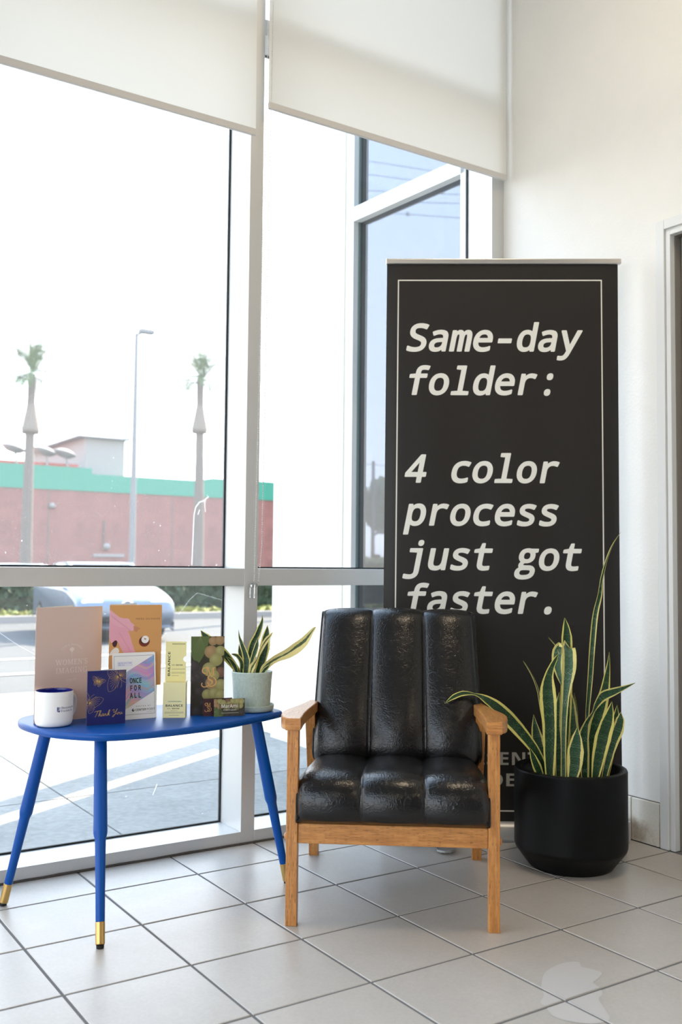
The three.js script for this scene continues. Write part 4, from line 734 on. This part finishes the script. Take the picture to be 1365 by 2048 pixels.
// ---------------------------------------------------------------- outside
const concrete = dataTex(512, 512, (u, v) => { const n = 0.86 + 0.22 * (fbm(u, v) - 0.5) + 0.1 * (N128(u, v) - 0.5); return [n, n, n * 0.99]; }, true, 0.5);
const O = {
  pave: std(rgb(0.36, 0.36, 0.35), 0.9, { map: concrete }),
  road: std(rgb(0.062, 0.068, 0.074), 0.9, { map: concrete }),
  whiteWall: std(rgb(0.80, 0.78, 0.73), 0.8, { map: wallMap }),
  trimWall: std(rgb(0.62, 0.61, 0.52), 0.7),
  red: std(rgb(0.34, 0.15, 0.125), 0.9, { map: concrete }),
  green: std(rgb(0.045, 0.23, 0.155), 0.8),
  redCap: std(rgb(0.40, 0.07, 0.05), 0.8),
  beige: std(rgb(0.27, 0.25, 0.235), 0.9),
  trunk: std(rgb(0.15, 0.12, 0.10), 1),
  boot: std(rgb(0.20, 0.16, 0.13), 1),
  leafPale: phys(rgb(0.24, 0.30, 0.17), 0.9, { transmission: 0.4, thickness: 0, side: THREE.DoubleSide }),
  frond: phys(rgb(0.10, 0.15, 0.05), 0.6, { side: THREE.DoubleSide }),
  leafGreen: std(rgb(0.04, 0.065, 0.032), 0.8, { side: THREE.DoubleSide }),
  leafLight: std(rgb(0.26, 0.26, 0.07), 0.8, { side: THREE.DoubleSide }),
  steel: std(rgb(0.16, 0.165, 0.17), 0.5, { metalness: 0.4 }),
  carPaint: phys(rgb(0.13, 0.16, 0.21), 0.38, { metalness: 0.4, clearcoat: 0.35, clearcoatRoughness: 0.1 }),
  whitePaint: phys(rgb(0.75, 0.75, 0.75), 0.3, { clearcoat: 1, clearcoatRoughness: 0.05 }),
  carGlass: phys(rgb(0.02, 0.025, 0.03), 0.04, {}),
  tyre: std(rgb(0.015, 0.015, 0.015), 0.9),
  lampGlass: phys(rgb(0.8, 0.82, 0.85), 0.1, { clearcoat: 1 }),
  wire: std(rgb(0.09, 0.10, 0.11), 0.8),
};
const groundY = (z) => (z > -5 ? -0.02 : z > -14.5 ? -0.02 - 0.47 * (-5 - z) / 9.5 : -0.49 - 0.06 * Math.min(1, (-14.5 - z) / 10));
{ // pavement slabs by the window
  const g = structGroup('pavement');
  mesh('bed', box(-9, 12, -0.35, -0.03, -5, ZO - 0.002), std(rgb(0.10, 0.10, 0.095), 1), g);
  for (let i = 0; i < 4; i++) for (let j = -6; j < 8; j++) {
    const zs = [ZO - 0.002, -1.572, -2.75, -3.9, -5], x0 = j * 1.5 + 0.004 + 0.3, x1 = (j + 1) * 1.5 - 0.004 + 0.3;
    mesh('slab', uvBox(rbox(x0, x1, -0.05, -0.02, zs[i + 1] + 0.004, zs[i] - 0.004, 0.003, 1), 'x', 0.37 * i + 0.21 * j), O.pave, g);
  }
  const road = new THREE.PlaneGeometry(160, 110, 4, 60).rotateX(-Math.PI / 2).translate(20, 0, -60), p = road.attributes.position;
  for (let i = 0; i < p.count; i++) p.setY(i, groundY(p.getZ(i)) - 0.01);
  road.computeVertexNormals();
  const uv = road.attributes.uv; for (let i = 0; i < uv.count; i++) uv.setXY(i, p.getX(i), p.getZ(i));
  struct('street', road, O.road);
  struct('ground_front', box(-60, 12, -0.4, -0.06, ZB + 0.2, 60), O.pave); struct('ground_left', box(-60, XL - 0.2, -0.4, -0.06, ZO - 0.01, ZB + 0.2), O.pave); 
  struct('kerb_far', box(-40, 60, -0.56, -0.38, -22.3, -22), O.beige);
  for (const [z, w] of [[-7.2, 0.14], [-10.2, 0.12]]) { const m = new THREE.PlaneGeometry(90, w).rotateX(-Math.PI / 2); m.rotateX(0); const s = mesh('road_line', m.translate(10, groundY(z) + 0.004, z), std(rgb(0.6, 0.6, 0.58), 0.8)); s.userData.kind = 'structure'; }
}
{ // our own building beyond the window: glazed side bay, rendered pier, post and the wing on the right
  const pier = struct('wall_pier', uvBox(join(box(1.745, 1.79, -0.02, 7, -2.40, -1.60), box(1.735, 1.76, -0.02, 7, -1.66, -1.57))), O.whiteWall);
  struct('trim_2', join(box(1.728, 1.745, -0.02, 4.2, -1.70, -1.655)), O.trimWall);
  struct('wall_post', uvBox(box(2.15, 2.21, -0.02, 7, -2.97, -2.80)), O.whiteWall);
  struct('wall_infill', uvBox(box(1.80, 1.86, -0.02, 0.45, -2.70, -2.40)), O.whiteWall);
  struct('wall_wing', uvBox(box(4.0, 9, -0.02, 10, -3.05, 6)), O.whiteWall);
  const g = structGroup('window_6');
  const a = V(1.80, 0, -0.70), b = V(1.742, 0, -1.57), d = b.clone().sub(a), len = d.length(), turn = Math.atan2(-d.z, d.x);
  g.position.copy(a); g.rotation.y = turn;
  const Q = (x0, x1, y0, y1, z0, z1) => uvBox(rbox(x0, x1, y0, y1, z0, z1, 0.0015, 1));
  mesh('frame', join(Q(len - 0.055, len, -0.02, 6.5, -0.06, 0.03)), std(rgb(0.72, 0.73, 0.72), 0.5), g);
  mesh('frame', Q(0, len - 0.055, 2.70, 2.775, -0.06, 0.03), std(rgb(0.72, 0.73, 0.72), 0.5), g);
  mesh('frame', Q(0, len - 0.055, 0.885, 0.945, -0.06, 0.03), std(rgb(0.72, 0.73, 0.72), 0.5), g);
  mesh('frame', Q(0, len - 0.055, -0.02, 0.06, -0.06, 0.03), std(rgb(0.72, 0.73, 0.72), 0.5), g);
  mesh('frame', Q(0, 0.05, 0.06, 6.5, -0.06, 0.03), std(rgb(0.72, 0.73, 0.72), 0.5), g);
  const strip = std(rgb(0.10, 0.15, 0.15), 0.3), sideFilm = phys(rgb(0.95, 0.93, 0.89), 1, { transmission: 1, thickness: 0, specularIntensity: 0, transparent: true, alphaMap: specks(20, () => {}), side: THREE.DoubleSide });
  for (const [y0, y1] of [[0.06, 0.885], [0.945, 2.70], [2.775, 6.5]]) {
    mesh('pane', new THREE.PlaneGeometry(len - 0.105, y1 - y0).translate((len - 0.005) / 2, (y0 + y1) / 2, -0.02), M.tinted, g);
    mesh('dust_film', new THREE.PlaneGeometry(len - 0.106, y1 - y0 - 0.002).translate((len - 0.005) / 2, (y0 + y1) / 2, -0.0185), sideFilm, g);
    mesh('gasket', box(len - 0.064, len - 0.055, y0, y1, -0.03, 0.026), strip, g);
  }
}
{ // the shopping block across the street
  const g = thing('store_building', 'long red and green store building across the street', 'building', [20, -0.55, -50]);
  const bx = (n, x0, x1, y0, y1, z0, z1, m) => mesh(n, uvBox(box(x0 - 20, x1 - 20, y0 + 0.55, y1 + 0.55, z0 + 50, z1 + 50)), m, g);
  bx('wall', 4, 33, -0.55, 4.88, -62, -50, O.red);
  bx('green_band', 4, 17.14, 4.88, 6.16, -62, -49.95, O.green);
  bx('green_band', 17.14, 33, 4.88, 5.84, -62, -49.95, O.green);
  bx('green_band', 24.45, 33, 5.84, 6.03, -62, -49.96, O.green);
  bx('red_cap', 4, 16.5, 6.16, 6.36, -61, -50.4, O.redCap);
  bx('tower', 17.07, 19.4, 5.84, 7.98, -61, -51, O.beige);
  bx('tower_cap', 16.55, 19.6, 7.98, 8.06, -61, -50.7, O.steel);
  for (const x of [14.8, 22.0]) bx('joint', x - 0.03, x + 0.03, -0.55, 4.88, -50, -49.985, O.trunk);
  bx('sign_plate', 17.3, 19.1, 1.28, 1.45, -50, -49.9, O.beige);
  bx('conduit', 17.87, 17.93, 1.9, 3.3, -50, -49.9, O.trunk);
  mesh('wall_lamp', new THREE.SphereGeometry(0.2, 16, 12).translate(18.04 - 20, 1.85 + 0.55, 0.15), O.beige, g);
  mesh('wall_lamp', new THREE.SphereGeometry(0.16, 16, 12).translate(14.95 - 20, 4.0 + 0.55, 0.12), O.beige, g);
  [[13.1, 6.95, 'left'], [14.75, 6.9, 'middle'], [15.85, 6.86, 'right']].forEach(([x, y, w]) => {
    const t = thing('roof_floodlight', w + ' one of the three pale floodlights on the green parapet', 'floodlight', [x, 6.1, -50.2]);
    mesh('pole', bar(V(0, 0, 0), V(-0.1, y - 6.25, 0), 0.06, 0.06), O.beige, t);
    mesh('head', lathe([[0, 0.3], [0.3, 0.26], [0.62, 0.1], [0.64, 0.05], [0.4, -0.12], [0, -0.2]], 24).rotateZ(-0.25).translate(-0.2, y - 6.1, 0), O.beige, t);
  });
}
// ---------------------------------------------------------------- palms
function frondGeometry(len, droop) {
  const pos = [], pt = (s) => V(len * s * (1 - 0.25 * s * droop), len * (0.55 * s - droop * s * s), 0), tri = (a, b, c) => pos.push(...a.toArray(), ...b.toArray(), ...c.toArray());
  for (let k = 0; k < 14; k++) { const a = pt(k / 14), b = pt((k + 1) / 14), o = V(0, 0, 0.02); tri(a.clone().add(o), a.clone().sub(o), b); }
  for (let k = 1; k < 22; k++) for (const s of [-1, 1]) { const q = k / 22, a = pt(q), b = pt(q + 0.035), l = len * 0.32 * Math.sin(Math.PI * Math.min(0.97, q * 0.9 + 0.08)); tri(a, b, a.clone().add(V(l * 0.5, -l * 0.25 + 0.08, s * l))); }
  const g = new THREE.BufferGeometry(); g.setAttribute('position', new THREE.Float32BufferAttribute(pos, 3)); g.computeVertexNormals(); return g;
}
const fronds = [frondGeometry(1.45, 0.3), frondGeometry(1.5, 0.75), frondGeometry(1.5, 1.15)];
function palm(label, x, z, h, lean, r) {
  const t = thing('palm_tree', label, 'palm tree', [x, -0.55, z]), H = h + 0.55;
  const trunkPts = [0, 0.3, 0.6, 0.85, 1].map((s) => V(lean * s * s, s * H, 0));
  const gt = new THREE.TubeGeometry(new THREE.CatmullRomCurve3(trunkPts), 40, r, 12), p = gt.attributes.position;
  for (let i = 0; i < p.count; i++) { const y = p.getY(i) / H, c = lean * y * y, k = (y < 0.06 ? 1.3 : 1.15 - 0.5 * y) * (1 + 0.03 * Math.sin(y * 200)); p.setX(i, c + (p.getX(i) - c) * k); p.setZ(i, p.getZ(i) * k); }
  gt.computeVertexNormals(); mesh('trunk', gt, O.trunk, t);
  mesh('boot', lathe([[0, -0.55], [0.34, -0.5], [0.36, -0.3], [0.24, 0.3], [0.12, 1.0], [0.08, 1.5], [0, 1.5]], 16).translate(lean * 0.92, H - 2.0, 0), O.boot, t);
  for (let k = 0; k < 30; k++) {
    const a = k * 2.399, w = k < 16 ? 0 : k < 24 ? 1 : 2, f = mesh('frond', fronds[w], O.frond, t);
    f.position.set(lean, H + rr(-0.3, 0.25) + (w === 0 ? 0.25 : -0.1), 0); f.rotation.set(0, a, w === 0 ? 0.1 + 0.95 * rnd() : rr(-0.2, 0.3), 'YXZ');
    f.scale.setScalar(w === 0 ? rr(0.8, 1.1) : rr(0.7, 1));
  }
}
palm('palm tree left of the street lamp, its trunk bulging mid-height', 10.30, -38, 8.75, 0.05, 0.235);
palm('palm tree right of the street lamp, beside the window post', 18.03, -38, 9.4, -0.05, 0.235);
{
  const t = thing('street_lamp', 'tall grey street lamp with a single arm above the store', 'street lamp', [13.3, -0.55, -34]);
  mesh('pole', lathe([[0, 0], [0.16, 0], [0.13, 0.5], [0.11, 5], [0.075, 10.6], [0, 10.65]], 16), O.steel, t);
  mesh('arm', bar(V(0, 10.55, 0), V(0.25, 10.72, 0), 0.05, 0.05), O.steel, t);
  mesh('head', rbox(0.1, 0.72, 10.66, 10.84, -0.16, 0.16, 0.05, 3), O.steel, t);
}
// ---------------------------------------------------------------- planting
function foliage(rx, ry, rz, n, size, flat) {
  const pos = [];
  for (let k = 0; k < n; k++) {
    let a, b, c; do { a = rr(-1, 1); b = rr(-1, 1); c = rr(-1, 1); } while (!flat && a * a + b * b + c * c > 1);
    const o = V(a * rx, b * ry, c * rz), u = V(rr(-1, 1), rr(-1, 1), rr(-1, 1)).normalize(), w = V(rr(-1, 1), rr(-1, 1), rr(-1, 1)).cross(u).normalize(), s = size * rr(0.6, 1.3);
    const A = o.clone().addScaledVector(u, s), B = o.clone().addScaledVector(w, s * 0.5), D = o.clone().addScaledVector(w, -s * 0.5), E = o.clone().addScaledVector(u, -s);
    pos.push(...A.toArray(), ...B.toArray(), ...D.toArray(), ...E.toArray(), ...D.toArray(), ...B.toArray());
  }
  const g = new THREE.BufferGeometry(); g.setAttribute('position', new THREE.Float32BufferAttribute(pos, 3)); g.computeVertexNormals(); return g;
}
{
  const h = thing('hedge', 'long clipped dark green hedge behind the parked car', 'hedge', [12, 0.05, -24]);
  mesh('foliage', foliage(14, 0.62, 0.7, 22000, 0.12, true), O.leafGreen, h); mesh('stem_mass', rbox(-14, 14, -0.6, 0.45, -0.5, 0.5, 0.2, 2), O.leafGreen, h);
  const f = mesh('ground_cover', foliage(14, 0.1, 0.3, 3500, 0.14, true), O.leafLight); f.position.set(12, -0.42, -22.75); tag(f, 'low yellow-green ground cover along the foot of the hedge', 'plants'); f.userData.kind = 'stuff';
  const tr = thing('street_tree', 'leafy tree seen through the side glazing by the banner', 'tree', [28.9, -0.55, -38]);
  mesh('trunk', lathe([[0, 0], [0.3, 0], [0.2, 2], [0.14, 4], [0, 4]], 12), O.trunk, tr); mesh('crown', foliage(1.6, 1.5, 1.6, 2600, 0.22).translate(0, 4.6, 0), O.leafPale, tr);
  const sh = thing('hedge', 'row of shrubs seen low through the side glazing', 'hedge', [27, 0.3, -32]);
  mesh('foliage', foliage(7, 0.95, 1.2, 9000, 0.18, true), O.leafPale, sh); mesh('stem_mass', rbox(-7, 7, -0.85, 0.8, -1, 1, 0.3, 2), O.leafGreen, sh);
  const ss = thing('traffic_signal', 'traffic signal mast seen through the side glazing', 'traffic signal', [24.9, -0.55, -34]);
  mesh('mast', bar(V(0, 0, 0), V(0, 6.3, 0), 0.1, 0.07), O.steel, ss); mesh('arm', bar(V(0, 2.9, 0), V(4, 4.4, 0), 0.06, 0.05), O.steel, ss);
  mesh('signal_head', rbox(-0.2, 0.2, 0.9, 2.0, 0.1, 0.35, 0.05), O.tyre, ss);
  const lens = new THREE.CylinderGeometry(0.13, 0.13, 0.04, 16).rotateX(Math.PI / 2);
  for (const [y, c] of [[1.75, rgb(0.35, 0.02, 0.02)], [1.45, rgb(0.3, 0.2, 0.02)], [1.15, rgb(0.02, 0.4, 0.3)]]) mesh('lens', lens.clone().translate(0, y, 0.37), std(c, 0.3), ss);
}
{ // overhead wires
  const far = [[[2, 7.0, -40], [60, 6.4, -42]]];
  far.forEach(([a, b]) => tag(mesh('overhead_wire', tube([V(...a), V((a[0] + b[0]) / 2, (a[1] + b[1]) / 2 - 0.25, (a[2] + b[2]) / 2), V(...b)], 0.018, 30, 5), O.wire), 'thin overhead wire crossing behind the palms and lamp', 'wire'));
  const pole = thing('utility_pole', 'wooden utility pole carrying five overhead wires past the side glazing', 'utility pole', [13.25, -0.5, -20.95]);
  mesh('post', lathe([[0, 0], [0.15, 0], [0.10, 13.6], [0, 13.6]], 14), O.trunk, pole);
  mesh('cross_arm', rbox(-0.9, 0.9, 13.1, 13.22, -0.06, 0.06, 0.01).rotateY(0.8), O.trunk, pole);
  [[[13.42, 12.76, -20.79], [17.93, 11.99, -17.86]], [[13.44, 12.33, -20.81], [17.94, 11.72, -17.87]], [[13.21, 11.76, -21.0], [18.61, 11.54, -17.43]], [[13.22, 11.44, -21.01], [18.62, 11.31, -17.44]], [[13.23, 11.2, -21.02], [18.64, 10.82, -17.46]]].forEach(([a, b], k) => {
    const A = V(...a), B = V(...b), E = B.clone().add(B.clone().sub(A).multiplyScalar(2.5)), o = V(13.25, -0.5, -20.95);
    const w = mesh('overhead_wire', tube([A.sub(o), B.sub(o), E.sub(o)], 0.010, 30, 5), O.wire, pole);
    const ball = [[16.9, 12.0, -18.54], [16.47, 11.68, -18.84], [15.68, 11.04, -19.41]][[0, -1, 1, -1, 2][k]];
    if (ball) mesh('marker_ball', new THREE.SphereGeometry(0.065, 14, 10).translate(ball[0] - o.x, ball[1] - o.y, ball[2] - o.z), O.whitePaint, w);
  });
}
// ---------------------------------------------------------------- parked cars
function car(name, label, pos, turn, paint) {
  const t = thing(name, label, 'car', pos, turn);           // local +z is the nose
  const prof = (pts, w, b) => { const s = new THREE.Shape(); s.moveTo(...pts[0]); s.splineThru(pts.slice(1).map((q) => new THREE.Vector2(...q))); return new THREE.ExtrudeGeometry(s, { depth: w - 2 * b, bevelThickness: b, bevelSize: b * 0.6, bevelOffset: -b * 0.6, bevelSegments: 5, curveSegments: 40 }).rotateY(-Math.PI / 2).translate(w / 2 - b, 0, 0); };
  const body = prof([[2.30, 0.30], [2.40, 0.45], [2.38, 0.66], [2.2, 0.82], [1.6, 0.96], [0.95, 1.02], [-1.2, 1.04], [-2.1, 1.03], [-2.38, 0.9], [-2.38, 0.4], [-2.2, 0.24], [0, 0.2], [2.1, 0.22], [2.30, 0.30]], 1.82, 0.2);
  mesh('body', toCreasedNormals(body, 0.7), paint, t);
  mesh('greenhouse', toCreasedNormals(prof([[1.0, 1.0], [0.3, 1.34], [-0.2, 1.44], [-1.0, 1.43], [-1.6, 1.25], [-2.0, 1.02], [1.0, 1.0]], 1.5, 0.16), 0.7), O.carGlass, t);
  mesh('roof', toCreasedNormals(prof([[0.15, 1.41], [-0.2, 1.455], [-1.0, 1.45], [-1.3, 1.38], [-0.6, 1.40], [0.15, 1.41]], 1.36, 0.08), 0.7), paint, t);
  mesh('grille', rbox(-0.62, 0.62, 0.36, 0.60, 2.30, 2.405, 0.04), O.tyre, t);
  mesh('emblem', new THREE.TorusGeometry(0.065, 0.018, 8, 20).scale(1.3, 1, 1).translate(0, 0.69, 2.37), M.aluBright, t);
  for (const s of [-1, 1]) {
    mesh('headlight', rbox(s * 0.62 - 0.2, s * 0.62 + 0.2, 0.64, 0.78, 2.08, 2.34, 0.05, 3).rotateY(s * 0.0), O.lampGlass, t);
    mesh('fog_lamp', rbox(s * 0.72 - 0.1, s * 0.72 + 0.1, 0.38, 0.46, 2.25, 2.36, 0.03, 3), O.lampGlass, t);
    mesh('mirror', rbox(s * 0.98 - 0.1, s * 0.98 + 0.1, 1.0, 1.14, 0.62, 0.78, 0.04, 3), paint, t);
    mesh('pillar', bar(V(s * 0.74, 1.0, 0.98), V(s * 0.62, 1.4, 0.2), 0.045, 0.04), paint, t);
    for (const z of [1.42, -1.4]) {
      const w = mesh('wheel', new THREE.TorusGeometry(0.25, 0.095, 12, 32).rotateY(Math.PI / 2).scale(1.15, 1, 1).translate(s * 0.82, 0.335, z), O.tyre, t);
      mesh('rim', new THREE.CylinderGeometry(0.2, 0.2, 0.1, 24).rotateZ(Math.PI / 2).translate(s * 0.88, 0.335, z), M.aluBright, w);
    }
  }
}
car('car', 'silver-blue sedan parked facing the window', [5.86, -0.485, -16.85], -0.12, O.carPaint);
car('car', 'white car parked behind the silver sedan', [7.6, -0.545, -27.2], 1.2, O.whitePaint);

renderer.render(scene, camera);
